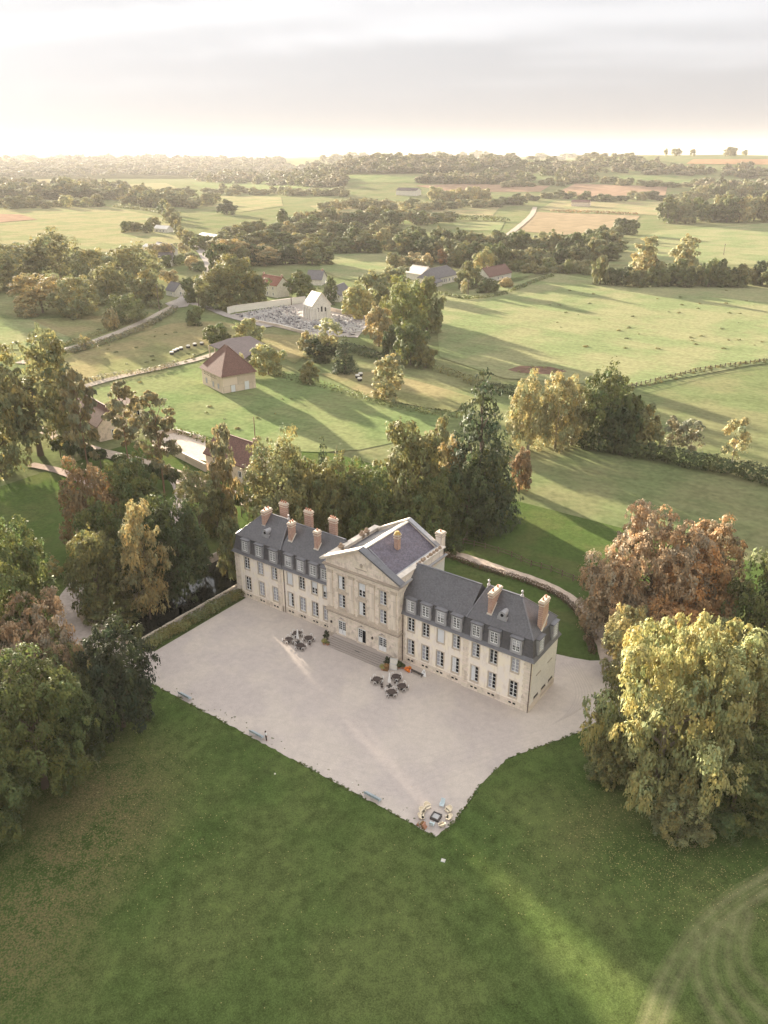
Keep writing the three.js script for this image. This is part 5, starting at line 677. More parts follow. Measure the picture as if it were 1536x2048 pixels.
// ---------------------------------------------------------------- the trees of the photograph: [name, label, cx, foot y, top y, width, shape, colour]
for (const t of [
  // left foreground
  ['broad_tree', 'large dark green tree filling the lower left edge of the lawn', 55, 1640, 1316, 230, 'round', 'green'],
  ['broad_tree', 'dark tree with yellow leaf patches at the left picture edge', -70, 1740, 1440, 230, 'round', 'green'],
  ['broad_tree', 'pinkish gold topped tree left of the bridge', 62, 1470, 1218, 230, 'wide', 'pink'],
  ['yew_tree', 'dark yew with ragged outline at the corner of the gravel court', 228, 1490, 1264, 140, 'round', 'yew'],
  ['broad_tree', 'round tree with pale lit top left of the garden path', 18, 1300, 1048, 150, 'round', 'green'],
  ['sapling', 'thin pale sapling on the lawn by the garden path', 105, 1160, 1110, 34, 'airy', 'pale'],
  ['broad_tree', 'small brown green tree standing nearest the garden path', 186, 1254, 1068, 110, 'round', 'olive'],
  ['broad_tree', 'red-brown autumn tree left of the moat wood', 180, 1135, 930, 118, 'round', 'rust'],
  ['broad_tree', 'green tree behind the red-brown one in the moat wood', 258, 1120, 922, 130, 'round', 'green'],
  ['broad_tree', 'slim golden brown tree in the middle of the moat wood', 282, 1240, 1010, 88, 'tall', 'gold'],
  ['broad_tree', 'tall dark green tree between the golden tree and the moat', 345, 1215, 1000, 128, 'round', 'dark'],
  ['broad_tree', 'dark tree right beside the dark moat water', 376, 1180, 1066, 86, 'round', 'dark'],
  ['willow_tree', 'pale green tree behind the moat wood near the pollards', 394, 1100, 946, 76, 'round', 'willow', undefined, { lift: 0.5 }],
  ['broad_tree', 'yellow-flecked tree by the left end of the chateau', 462, 1165, 1040, 56, 'round', 'olive'],
  ['shrub', 'dense shrub at the water edge under the moat wood', 228, 1262, 1196, 120, 'bush', 'olive'],
  ['broad_tree', 'dark understorey tree under the golden tree', 235, 1205, 1090, 90, 'round', 'dark'],
  // left middle
  ['lime_tree', 'huge yellowish tree at the left edge above the lawn', 56, 940, 682, 200, 'wide', 'willow'],
  ['lime_tree', 'lower yellowish crown at the left edge beside the huge one', -20, 965, 760, 130, 'round', 'willow'],
  ['pine_tree', 'leaning tall pine beside the huge yellowish tree', 158, 955, 744, 66, 'pine', 'tanpine'],
  ['pine_tree', 'broad-crowned pine in front of the farm roofs', 244, 930, 766, 72, 'pine', 'tanpine'],
  ['pine_tree', 'tallest pine with bare lower trunk before the pale yard', 314, 992, 788, 82, 'pine', 'tanpine'],
  ['pine_tree', 'narrow pine in front of the red roofed mast house', 444, 1062, 850, 62, 'tall', 'tanpine'],
  // behind the chateau
  ['broad_tree', 'pale yellow-green tree rising behind the left wing', 556, 1082, 878, 138, 'round', 'willow', undefined, { foot: 1 }],
  ['fir_tree', 'dark small conifer tip between the pale tree and the olive one', 648, 1040, 888, 44, 'fir', 'fir'],
  ['broad_tree', 'olive tree behind the brick chimneys', 664, 1092, 924, 92, 'round', 'olive'],
  ['broad_tree', 'green tree just behind the left half of the centre roof', 742, 1102, 932, 118, 'round', 'green'],
  ['broad_tree', 'biggest dark tree with bronze top behind the pediment', 828, 1085, 858, 165, 'wide', 'olive'],
  ['broad_tree', 'dark green tree behind the rear chimney', 866, 1112, 958, 96, 'round', 'green'],
  ['broad_tree', 'dark tree above the start of the back path', 936, 1100, 930, 118, 'round', 'dark'],
  ['broad_tree', 'golden topped tree left of the big dark conifer', 900, 1050, 884, 80, 'round', 'gold'],
  ['broad_tree', 'grey green tree behind left of the big conifer', 890, 990, 838, 74, 'round', 'willow'],
  ['fir_tree', 'big dark conifer with layered boughs behind the chateau', 962, 1056, 778, 158, 'fir', 'fir'],
  ['broad_tree', 'small orange tree at the foot of the big conifer', 1042, 990, 900, 46, 'round', 'brown'],
  ['shrub', 'low dark bush under the trees behind the right wing', 905, 1112, 1068, 46, 'bush', 'dark'],
  // group in the middle right
  ['poplar_tree', 'pale rounded poplar, left one of the paddock edge group', 1062, 912, 756, 92, 'round', 'pale'],
  ['poplar_tree', 'pale poplar in the middle of the paddock edge group', 1118, 908, 750, 84, 'round', 'pale'],
  ['broad_tree', 'dark green tree, right one of the paddock edge group', 1208, 904, 746, 104, 'round', 'green'],
  ['broad_tree', 'rounded dark tree below the paddock edge group', 1238, 912, 812, 70, 'round', 'dark'],
  ['shrub', 'grey green tall bush right of the paddock edge group', 1298, 912, 812, 66, 'round', 'willow'],
  ['young_tree', 'small thin tree by the long dark hedge, left of a pair', 1347, 904, 834, 40, 'airy', 'grey'],
  ['young_tree', 'small thin tree by the long dark hedge, right of a pair', 1386, 910, 838, 46, 'airy', 'grey'],
  ['young_tree', 'pale slender tree alone beside the long dark hedge', 1474, 928, 838, 54, 'airy', 'pale'],
  // right foreground
  ['beech_tree', 'large pinkish brown autumn tree right of the chateau', 1312, 1290, 1034, 225, 'wide', 'pink'],
  ['beech_tree', 'brown tree overhanging the curve of the back path', 1222, 1300, 1120, 112, 'round', 'pink'],
  ['maple_tree', 'orange autumn tree beside the large brown one', 1398, 1300, 1106, 150, 'round', 'orange'],
  ['maple_tree', 'rust coloured lower tree below the orange one', 1345, 1345, 1215, 130, 'round', 'orange'],
  ['broad_tree', 'dark green tree at the right picture edge', 1545, 1345, 1092, 150, 'round', 'green'],
  ['broad_tree', 'pale shrubby tree between the brown and yellow trees', 1258, 1380, 1222, 104, 'round', 'pale'],
  ['plane_tree', 'great yellow tree with pale trunk in the right foreground', 1345, 1655, 1258, 292, 'wide', 'yellow'],
  ['plane_tree', 'yellow green tree behind right of the great yellow tree', 1490, 1600, 1290, 240, 'wide', 'yellow'],
  ['plane_tree', 'yellow green lower limb tree on the gravel side of the great yellow tree', 1252, 1540, 1340, 104, 'round', 'olive'],
  ['broad_tree', 'dark tree in the shade below the great yellow tree', 1480, 1690, 1490, 210, 'round', 'green'],
  ['young_tree', 'small grey green tree nearest the camera on the right lawn', 1366, 1712, 1592, 118, 'round', 'willow'],
  ['young_tree', 'olive young tree left of the great yellow tree', 1222, 1578, 1476, 96, 'round', 'olive'],
  // village and meadow trees
  ['poplar_tree', 'left one of the three big poplars at the left edge', 30, 572, 488, 120, 'round', 'willow'],
  ['poplar_tree', 'tallest of the three big poplars at the left edge', 112, 566, 464, 126, 'round', 'willow'],
  ['poplar_tree', 'right one of the three big poplars at the left edge', 182, 580, 500, 82, 'round', 'willow'],
  ['poplar_tree', 'big pale poplar left of the crossroads', 255, 585, 494, 108, 'round', 'willow'],
  ['broad_tree', 'golden round bush tree at the left in front of the poplars', 78, 634, 550, 116, 'wide', 'gold'],
  ['broad_tree', 'grey green bush below the big pale poplar', 240, 652, 592, 86, 'bush', 'green'],
  ['shrub', 'small orange-tipped bush beside the country lane', 222, 662, 618, 32, 'bush', 'gold'],
  ['young_tree', 'small pale tree on the bend of the country lane', 168, 700, 668, 26, 'airy', 'pale'],
  ['oak_tree', 'great round oak at the village crossroads', 468, 620, 512, 112, 'round', 'olive'],
  ['oak_tree', 'second oak in front of the great one at the crossroads', 430, 624, 540, 84, 'round', 'olive'],
  ['oak_tree', 'dark oak at the right of the crossroads group', 508, 616, 548, 60, 'round', 'green'],
  ['broad_tree', 'round tree left of the crossroads oak by the road', 388, 608, 556, 46, 'round', 'green'],
  ['broad_tree', 'round tree right of the white red roofed house', 602, 602, 543, 62, 'round', 'green'],
  ['cypress_tree', 'dark round-topped cypress behind the chapel', 661, 610, 554, 30, 'column', 'dark'],
  ['broad_tree', 'golden tree right of the cypress behind the cemetery', 717, 640, 570, 68, 'round', 'yellow'],
  ['broad_tree', 'grey green tree behind the golden one near the cemetery', 748, 626, 548, 70, 'round', 'willow'],
  ['broad_tree', 'big bright green tree at the meadow corner', 808, 690, 560, 98, 'round', 'fresh'],
  ['broad_tree', 'bronze tree attached to the right of the bright green one', 855, 672, 556, 66, 'round', 'olive'],
  ['maple_tree', 'orange tree at the right corner of the cemetery', 757, 698, 612, 58, 'round', 'gold'],
  ['broad_tree', 'dark round tree below the bright green one', 822, 736, 650, 64, 'round', 'green'],
  ['broad_tree', 'bright low tree leaning on the dark round one', 852, 740, 682, 46, 'round', 'olive'],
  ['broad_tree', 'narrow dark tree between the orange and dark round trees', 782, 716, 652, 38, 'round', 'dark'],
  ['broad_tree', 'pale airy tree in front of the cemetery wall', 655, 726, 640, 60, 'airy', 'pale'],
  ['broad_tree', 'dark shrub tree in front of the cemetery wall', 648, 728, 676, 74, 'round', 'dark'],
  ['broad_tree', 'pale shrub tree at the left in front of the cemetery', 616, 718, 664, 44, 'round', 'pale'],
  ['fir_tree', 'small dark conifer in the dry slope', 690, 748, 678, 50, 'fir', 'fir'],
  ['birch_tree', 'pale yellow birch alone above the dovecote meadow', 773, 804, 712, 58, 'tall', 'pale'],
  ['broad_tree', 'golden round tree right of the dovecote', 535, 756, 692, 66, 'round', 'yellow'],
  ['shrub', 'olive bush between the barn and the golden tree below', 618, 772, 724, 40, 'round', 'olive'],
  ['broad_tree', 'golden green round tree behind the open barn', 497, 690, 638, 58, 'round', 'yellow'],
  ['broad_tree', 'grey round bush behind the open barn', 432, 692, 646, 54, 'bush', 'green'],
  ['shrub', 'small grey bush on the lane above the rough meadow', 388, 654, 612, 36, 'bush', 'green'],
  ['young_tree', 'thin pale tree against the open barn', 483, 748, 704, 14, 'tall', 'pale'],
  ['broad_tree', 'dark tree group at the near end of the long hedge belt', 1203, 572, 512, 40, 'round', 'olive'],
  ['broad_tree', 'dark bush beside the start of the thick right hedge', 1226, 572, 536, 34, 'round', 'dark'],
  ['elm_tree', 'left one of the two tall trees in the thick right hedge', 1290, 566, 474, 58, 'tall', 'pale'],
  ['elm_tree', 'right one of the two tall trees in the thick right hedge', 1372, 560, 474, 48, 'tall', 'pale'],
  ['broad_tree', 'round tree in front of the long farm range', 938, 580, 524, 52, 'round', 'olive'],
  ['broad_tree', 'bright tree behind the farm houses', 968, 556, 498, 48, 'round', 'yellow'],
  ['broad_tree', 'red-tipped tree behind the long farm range', 890, 530, 496, 32, 'round', 'orange'],
  ['shrub', 'round bush at the right of the farm garden', 978, 588, 556, 44, 'bush', 'green'],
  ['shrub', 'golden bush by the gable of the farm house', 1012, 576, 556, 28, 'bush', 'gold'],
  ['shrub', 'pale upright bush next to the farm pole', 930, 588, 558, 18, 'column', 'pale'],
  ['broad_tree', 'round grey tree at the left below the farm', 790, 586, 534, 56, 'round', 'willow'],
]) tree(...t);
{ // clipped dark pollards along the drive
  const spots = [[118, 916, 880], [144, 930, 880], [174, 936, 893], [199, 938, 898], [239, 944, 908], [272, 958, 916], [297, 972, 926], [326, 976, 932], [350, 980, 938], [481, 1036, 978]];
  spots.forEach(([x, b, t], i) => tree('pollard_tree', i === 9 ? 'single dark pollard near the left end of the chateau' : 'dark clipped pollard in the row along the drive', x, b, t, 30, 'pollard', 'dark', i === 9 ? undefined : 'pollards along the drive'));
}
// belts and hedgerow trees
const MIXC = ['olive', 'green', 'pale', 'willow', 'green', 'olive', 'green'], RT2 = ['round', 'round', 'wide'];
belt('belt_tree', 'tree in the long dark belt below the striped field', 'belt between farm and striped field', [[1225, 520], [1130, 536], [1040, 536], [960, 540], [890, 528], [800, 518]], 20, 50, 46, RT2, ['green', 'olive', 'dark', 'olive', 'willow']);
belt('belt_tree', 'tree in the back row of the long belt', 'back row of the long belt', [[1245, 505], [1150, 512], [1060, 508], [960, 506], [860, 502], [760, 500]], 20, 44, 42, RT2, MIXC);
belt('village_tree', 'tree in the wood right of the village street', 'wood right of the village street', [[430, 540], [520, 532], [600, 528], [650, 530]], 10, 52, 58, RT2, ['olive', 'green', 'dark', 'gold']);
belt('village_tree', 'tree in the second row of the village wood', 'second row of the village wood', [[425, 512], [500, 502], [580, 500], [680, 506], [760, 508]], 12, 46, 50, RT2, MIXC);
belt('village_tree', 'tree in the far row of the village wood', 'far row of the village wood', [[450, 478], [540, 476], [640, 474], [760, 478], [850, 484]], 15, 38, 44, RT2, MIXC);
belt('village_tree', 'tree among the houses of the village', 'trees among the village houses', [[372, 590], [300, 545], [360, 530], [398, 545], [372, 505], [300, 520]], 9, 26, 30, ['round', 'bush'], ['olive', 'green', 'gold']);
belt('street_tree', 'tree lining the village road', 'trees lining the village road', [[420, 500], [382, 500], [350, 470], [340, 440], [318, 425]], 8, 34, 26, ['round', 'tall'], ['willow', 'olive', 'green']);
belt('field_tree', 'tree at the corner of the pale hay field', 'trees at the hay field corner', [[245, 463], [275, 466], [312, 462]], 4, 26, 24, ['round'], ['green', 'olive']);
belt('farm_tree', 'small orchard tree around the farm', 'orchard trees around the farm', [[780, 540], [830, 530], [860, 540]], 6, 28, 28, ['round'], ['olive', 'gold', 'gold']);
belt('farm_tree', 'garden tree on the right side of the farm', 'garden trees right of the farm', [[1015, 540], [1060, 548], [1110, 546], [1180, 548]], 11, 28, 24, ['round', 'bush'], ['olive', 'green', 'willow']);
belt('hedge_tree', 'dense tree of the thick dark hedge on the right', 'thick dark hedge on the right', [[1250, 574], [1330, 574], [1420, 574], [1560, 574]], 19, 52, 36, ['round'], ['green', 'dark', 'green', 'olive']);
belt('far_tree', 'tall tree at the right end of the striped field', 'tall trees right of the striped field', [[1330, 448], [1400, 446], [1470, 446], [1560, 444]], 10, 58, 50, RT2, ['willow', 'green', 'pale', 'olive']);
belt('far_tree', 'tree on the slope above the right end trees', 'trees above the right end', [[1360, 410], [1420, 400], [1560, 405]], 8, 34, 32, ['round'], ['willow', 'green']);
belt('hedge_tree', 'tree of the hedge along the stubble field', 'hedge along the stubble field', [[1270, 466], [1220, 478], [1180, 492], [1240, 478]], 7, 30, 30, ['round'], ['green', 'dark']);
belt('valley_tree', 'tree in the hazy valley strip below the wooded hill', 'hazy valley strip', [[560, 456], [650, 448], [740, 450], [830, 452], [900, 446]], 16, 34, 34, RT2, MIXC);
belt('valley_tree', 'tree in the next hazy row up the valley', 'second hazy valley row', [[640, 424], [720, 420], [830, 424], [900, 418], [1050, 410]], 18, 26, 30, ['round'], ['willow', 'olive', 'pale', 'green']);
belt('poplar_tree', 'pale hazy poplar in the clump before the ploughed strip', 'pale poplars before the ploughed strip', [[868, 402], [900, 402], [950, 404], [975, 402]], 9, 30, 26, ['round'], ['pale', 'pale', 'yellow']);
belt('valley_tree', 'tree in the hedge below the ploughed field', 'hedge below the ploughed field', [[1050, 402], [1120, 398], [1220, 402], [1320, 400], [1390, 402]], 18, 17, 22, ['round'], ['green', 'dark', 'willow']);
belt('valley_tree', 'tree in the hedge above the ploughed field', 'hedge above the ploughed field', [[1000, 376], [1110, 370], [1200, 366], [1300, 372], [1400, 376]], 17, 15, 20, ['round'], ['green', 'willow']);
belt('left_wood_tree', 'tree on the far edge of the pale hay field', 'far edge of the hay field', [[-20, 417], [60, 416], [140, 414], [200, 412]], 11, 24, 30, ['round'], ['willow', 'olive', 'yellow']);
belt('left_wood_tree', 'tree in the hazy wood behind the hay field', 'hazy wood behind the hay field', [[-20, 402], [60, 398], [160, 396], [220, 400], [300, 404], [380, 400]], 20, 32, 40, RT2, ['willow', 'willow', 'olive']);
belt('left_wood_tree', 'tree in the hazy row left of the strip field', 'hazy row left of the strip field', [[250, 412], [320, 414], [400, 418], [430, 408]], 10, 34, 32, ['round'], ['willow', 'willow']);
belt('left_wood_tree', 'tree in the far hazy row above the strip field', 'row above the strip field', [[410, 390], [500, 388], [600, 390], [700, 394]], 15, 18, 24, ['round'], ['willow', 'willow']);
tree('broad_tree', 'dark dome of trees in the haze behind the hay field', 140, 402, 356, 80, 'wide', 'willow', undefined, { lod: 2 });
tree('broad_tree', 'dark tree mass left of the strip field', 452, 430, 400, 40, 'round', 'dark');
// trees crowning the ridge, then the woods that read as one mass
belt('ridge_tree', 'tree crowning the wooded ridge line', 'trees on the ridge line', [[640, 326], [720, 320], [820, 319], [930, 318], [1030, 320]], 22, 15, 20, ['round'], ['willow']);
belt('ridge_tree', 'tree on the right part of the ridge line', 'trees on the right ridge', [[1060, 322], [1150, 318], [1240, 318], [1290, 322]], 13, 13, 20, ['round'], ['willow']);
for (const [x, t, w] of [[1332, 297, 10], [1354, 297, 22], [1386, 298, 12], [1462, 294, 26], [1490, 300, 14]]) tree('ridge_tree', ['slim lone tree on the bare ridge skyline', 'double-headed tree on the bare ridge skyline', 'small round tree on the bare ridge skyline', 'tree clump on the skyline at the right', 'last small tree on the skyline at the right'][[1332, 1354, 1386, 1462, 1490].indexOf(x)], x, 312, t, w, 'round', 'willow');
{
  const spots = [], inPoly = (poly, x, y) => { let c = false; for (let i = 0, j = poly.length - 1; i < poly.length; j = i++) { const [xi, yi] = poly[i], [xj, yj] = poly[j]; if (yi > y !== yj > y && x < (xj - xi) * (y - yi) / (yj - yi) + xi) c = !c; } return c; };
  const area = (poly, n, hpx, wpx, jitter = 1) => { const xs = poly.map((p) => p[0]), ys = poly.map((p) => p[1]), a = Math.min(...xs), b = Math.max(...xs), c = Math.min(...ys), d = Math.max(...ys); let k = 0, guard = 0; while (k < n && guard++ < n * 30) { const x = rr(a, b), y = rr(c, d); if (!inPoly(poly, x, y)) continue; k++; const p = G(x, y), ppm = FPX / see(p)[2]; spots.push([p, hpx / ppm * rr(0.55, 1.4), wpx / ppm * rr(0.6, 1.5)]); } };
  seed(2024);
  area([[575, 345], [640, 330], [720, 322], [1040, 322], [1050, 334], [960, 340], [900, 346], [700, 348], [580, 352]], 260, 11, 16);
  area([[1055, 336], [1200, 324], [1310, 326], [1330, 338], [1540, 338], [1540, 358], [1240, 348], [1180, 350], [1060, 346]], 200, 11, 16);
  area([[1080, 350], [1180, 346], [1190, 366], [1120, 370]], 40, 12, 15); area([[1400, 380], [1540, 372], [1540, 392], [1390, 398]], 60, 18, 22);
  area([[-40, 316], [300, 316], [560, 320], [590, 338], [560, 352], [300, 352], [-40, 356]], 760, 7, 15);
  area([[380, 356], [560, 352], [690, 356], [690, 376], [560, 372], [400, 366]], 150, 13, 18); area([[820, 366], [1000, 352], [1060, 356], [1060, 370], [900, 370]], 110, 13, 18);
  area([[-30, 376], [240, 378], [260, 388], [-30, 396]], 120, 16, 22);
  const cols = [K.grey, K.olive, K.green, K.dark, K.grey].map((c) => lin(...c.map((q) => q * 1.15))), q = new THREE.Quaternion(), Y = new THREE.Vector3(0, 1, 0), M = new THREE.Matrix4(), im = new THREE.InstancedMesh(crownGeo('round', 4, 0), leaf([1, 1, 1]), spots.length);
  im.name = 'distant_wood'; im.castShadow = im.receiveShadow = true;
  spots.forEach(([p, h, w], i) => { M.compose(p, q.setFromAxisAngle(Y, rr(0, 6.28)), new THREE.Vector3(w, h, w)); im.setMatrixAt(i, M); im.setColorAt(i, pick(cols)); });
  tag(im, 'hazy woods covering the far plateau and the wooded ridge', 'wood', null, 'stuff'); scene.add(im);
}
// hedges
hedge('box_hedge', 'low leafy hedge bed along the left edge of the court', [[-30.4, 1.4], [-30.4, 12], [-30.5, 22]], 2.9, 1.6, 'olive', 0.16, 240);
hedge('dark_hedge', 'low dark hedge inside the curve of the back path', xz([[890, 1112], [939, 1131], [992, 1147], [1049, 1165], [1093, 1182], [1130, 1203], [1160, 1234], [1176, 1268], [1184, 1306]]), 1.3, 1.1, 'hedge', 0.1, 260);
hedge('field_hedge', 'long thick dark hedge at the top of the paddock on the right', xz([[1165, 892], [1240, 906], [1340, 924], [1440, 944], [1560, 972]]), 6.5, 4.2, 'dark', 0.4, 30);
hedge('field_hedge', 'low hedge along the upper side of the country lane', xz([[70, 712], [150, 686], [220, 662], [290, 634]]), 3, 1.8, 'olive', 0.35, 14);
hedge('field_hedge', 'dark hedge along the lower side of the country lane', xz([[105, 716], [170, 700], [240, 678], [310, 646], [350, 622]]), 4, 2.6, 'grey', 0.4, 14);
hedge('field_hedge', 'grey bank hedge above the dovecote lane', xz([[152, 774], [210, 757], [300, 744], [352, 730]]), 3.2, 1.8, 'grey', 0.35, 16);
hedge('field_hedge', 'scrubby bank below the open barn running right', xz([[560, 752], [640, 772], [740, 800], [850, 826], [930, 834]]), 5, 1.6, 'green', 0.35, 12);
hedge('field_hedge', 'dark bramble patch on the slope above the big conifer', xz([[970, 780], [1005, 784], [1030, 792]]), 6, 3.2, 'dark', 0.4, 22);
hedge('field_hedge', 'scrub line along the left edge of the great meadow', xz([[880, 742], [930, 760], [965, 774]]), 5, 2.2, 'olive', 0.4, 14);
hedge('field_hedge', 'dark brambles at the right corner of the cemetery', xz([[700, 700], [740, 712], [790, 736]]), 7, 3, 'dark', 0.45, 18);
hedge('field_hedge', 'hedge between farm garden and great meadow', xz([[880, 588], [935, 598], [1000, 590], [1060, 568], [1104, 552]]), 4, 2, 'green', 0.5, 8);
hedge('field_hedge', 'long thin dark hedge above the stubble field', xz([[1108, 424], [1180, 426], [1270, 430]]), 9, 3.5, 'rust', 1.1, 2.2);
hedge('field_hedge', 'dark hedge line on the right of the hay field', xz([[230, 414], [300, 422], [345, 436]]), 8, 3.5, 'olive', 1.0, 2.4);
hedge('field_hedge', 'row of bushes across the narrow fields', xz([[870, 438], [940, 440], [1010, 444]]), 12, 6, 'green', 1.1, 2.4);
hedge('field_hedge', 'dark trimmed hedge at the village edge of the hay field', xz([[330, 494], [368, 490]]), 4, 2.4, 'dark', 0.6, 6);
hedge('field_hedge', 'shrubs on the strip before the farm yard', xz([[356, 866], [385, 874], [411, 884]]), 3, 1.6, 'green', 0.3, 20);
{ // undergrowth at the moat
  seed(61); for (const [x, y, w, c, l] of [[400, 1160, 40, 'dark', 'dark bush at the far end of the moat'], [345, 1205, 44, 'dark', 'dark bush hanging over the middle of the moat'], [270, 1243, 46, 'dark', 'dark bush over the near end of the moat'], [450, 1140, 36, 'olive', 'yellow-green bush against the left end of the chateau'], [500, 1130, 30, 'dark', 'dark bush behind the left end of the chateau']]) tree('shrub', l, x, y, y - w * 0.62, w, 'bush', c, undefined, { lod: 1, cat: 'bush' });
}

{ // slender tree added behind the huge one to narrow the lawn sun streak
  const g = thing('lime_tree', 'slender pale tree added behind the huge yellowish one to narrow the sun streak', 'tree', [-146, 0, -37.7], 1), c = mesh('crown', crownGeo('tall', 1, 1), leaf(K.willow), g), t = mesh('trunk', trunkGeo('tall', 1, 1), MT.bark, g); c.scale.set(9, 31, 9); t.scale.set(12, 31, 12);
}
{ // off-view trees added beyond the left edge to shade the lawn
  const far = [[-38, 53, 21], [-58, 42, 23], [-52, 63, 22], [-72, 54, 22], [-30, 66, 19], [-44, 78, 20], [-64, 74, 22], [-22, 76, 17], [-88, 40, 22]];
  far.forEach(([x, z, h], i) => { const g = thing('broad_tree', 'tall dark tree added beyond the left edge to shade the lawn', 'tree', [x, 0, z], i * 1.3, 'row beyond the left edge of the lawn'), c = mesh('crown', crownGeo('round', 1, i % 3), leaf(K.green), g), t = mesh('trunk', trunkGeo('round', 1, i % 3), MT.bark, g); c.scale.set(16, h, 16); t.scale.set(15, h, 15); });
}
for (const t of [
  ['poplar_tree', 'willowy tree in the gap left of the big pale poplar', 212, 612, 530, 84, 'round', 'willow'], ['poplar_tree', 'low poplar at the foot of the three big ones', 148, 640, 556, 96, 'round', 'willow'], ['poplar_tree', 'poplar cut off by the left picture edge', -12, 590, 500, 100, 'round', 'willow'], ['poplar_tree', 'poplar just right of the big pale poplar', 294, 618, 540, 62, 'round', 'willow'],
  ['broad_tree', 'green tree at the right shoulder of the moat wood', 296, 1075, 975, 80, 'round', 'green'], ['broad_tree', 'olive tree right of the pale green one by the pollards', 432, 1085, 985, 60, 'round', 'olive'], ['broad_tree', 'dark tree filling the middle of the moat wood', 290, 1190, 1070, 96, 'round', 'dark'], ['broad_tree', 'dark green tree left behind the olive path tree', 205, 1180, 1010, 100, 'round', 'green'],
  ['broad_tree', 'dark tree between the lower left giant and the yew', 150, 1545, 1360, 120, 'round', 'dark'], ['broad_tree', 'yellow-green tree behind the dark trees left of the court', 130, 1470, 1280, 120, 'round', 'olive'], ['broad_tree', 'green tree at the left edge under the garden path', -10, 1420, 1130, 150, 'round', 'green'],
  ['broad_tree', 'dark tree low between the centre roof and the back path', 800, 1105, 985, 110, 'round', 'green'], ['broad_tree', 'brown green tree left behind the tall chimneys', 700, 1085, 945, 90, 'round', 'olive'], ['broad_tree', 'dark green tree in front of the big conifer', 985, 1060, 905, 90, 'round', 'green'], ['broad_tree', 'olive tree close behind the left end chimneys', 605, 1075, 920, 90, 'round', 'olive'],
  ['poplar_tree', 'second pale tree behind the paddock edge group', 1150, 900, 765, 76, 'round', 'pale'], ['broad_tree', 'dark tree right end of the paddock edge group', 1262, 908, 790, 60, 'round', 'green'],
  ['plane_tree', 'yellow tree right behind the great yellow tree', 1420, 1560, 1262, 210, 'wide', 'yellow'], ['broad_tree', 'green tree under the right picture edge', 1560, 1640, 1440, 180, 'round', 'green'], ['beech_tree', 'brown tree right behind the large pinkish one', 1420, 1260, 1050, 150, 'round', 'brown'], ['broad_tree', 'olive shrub tree between orange and yellow trees', 1440, 1400, 1250, 150, 'round', 'olive'],
]) tree(...t);
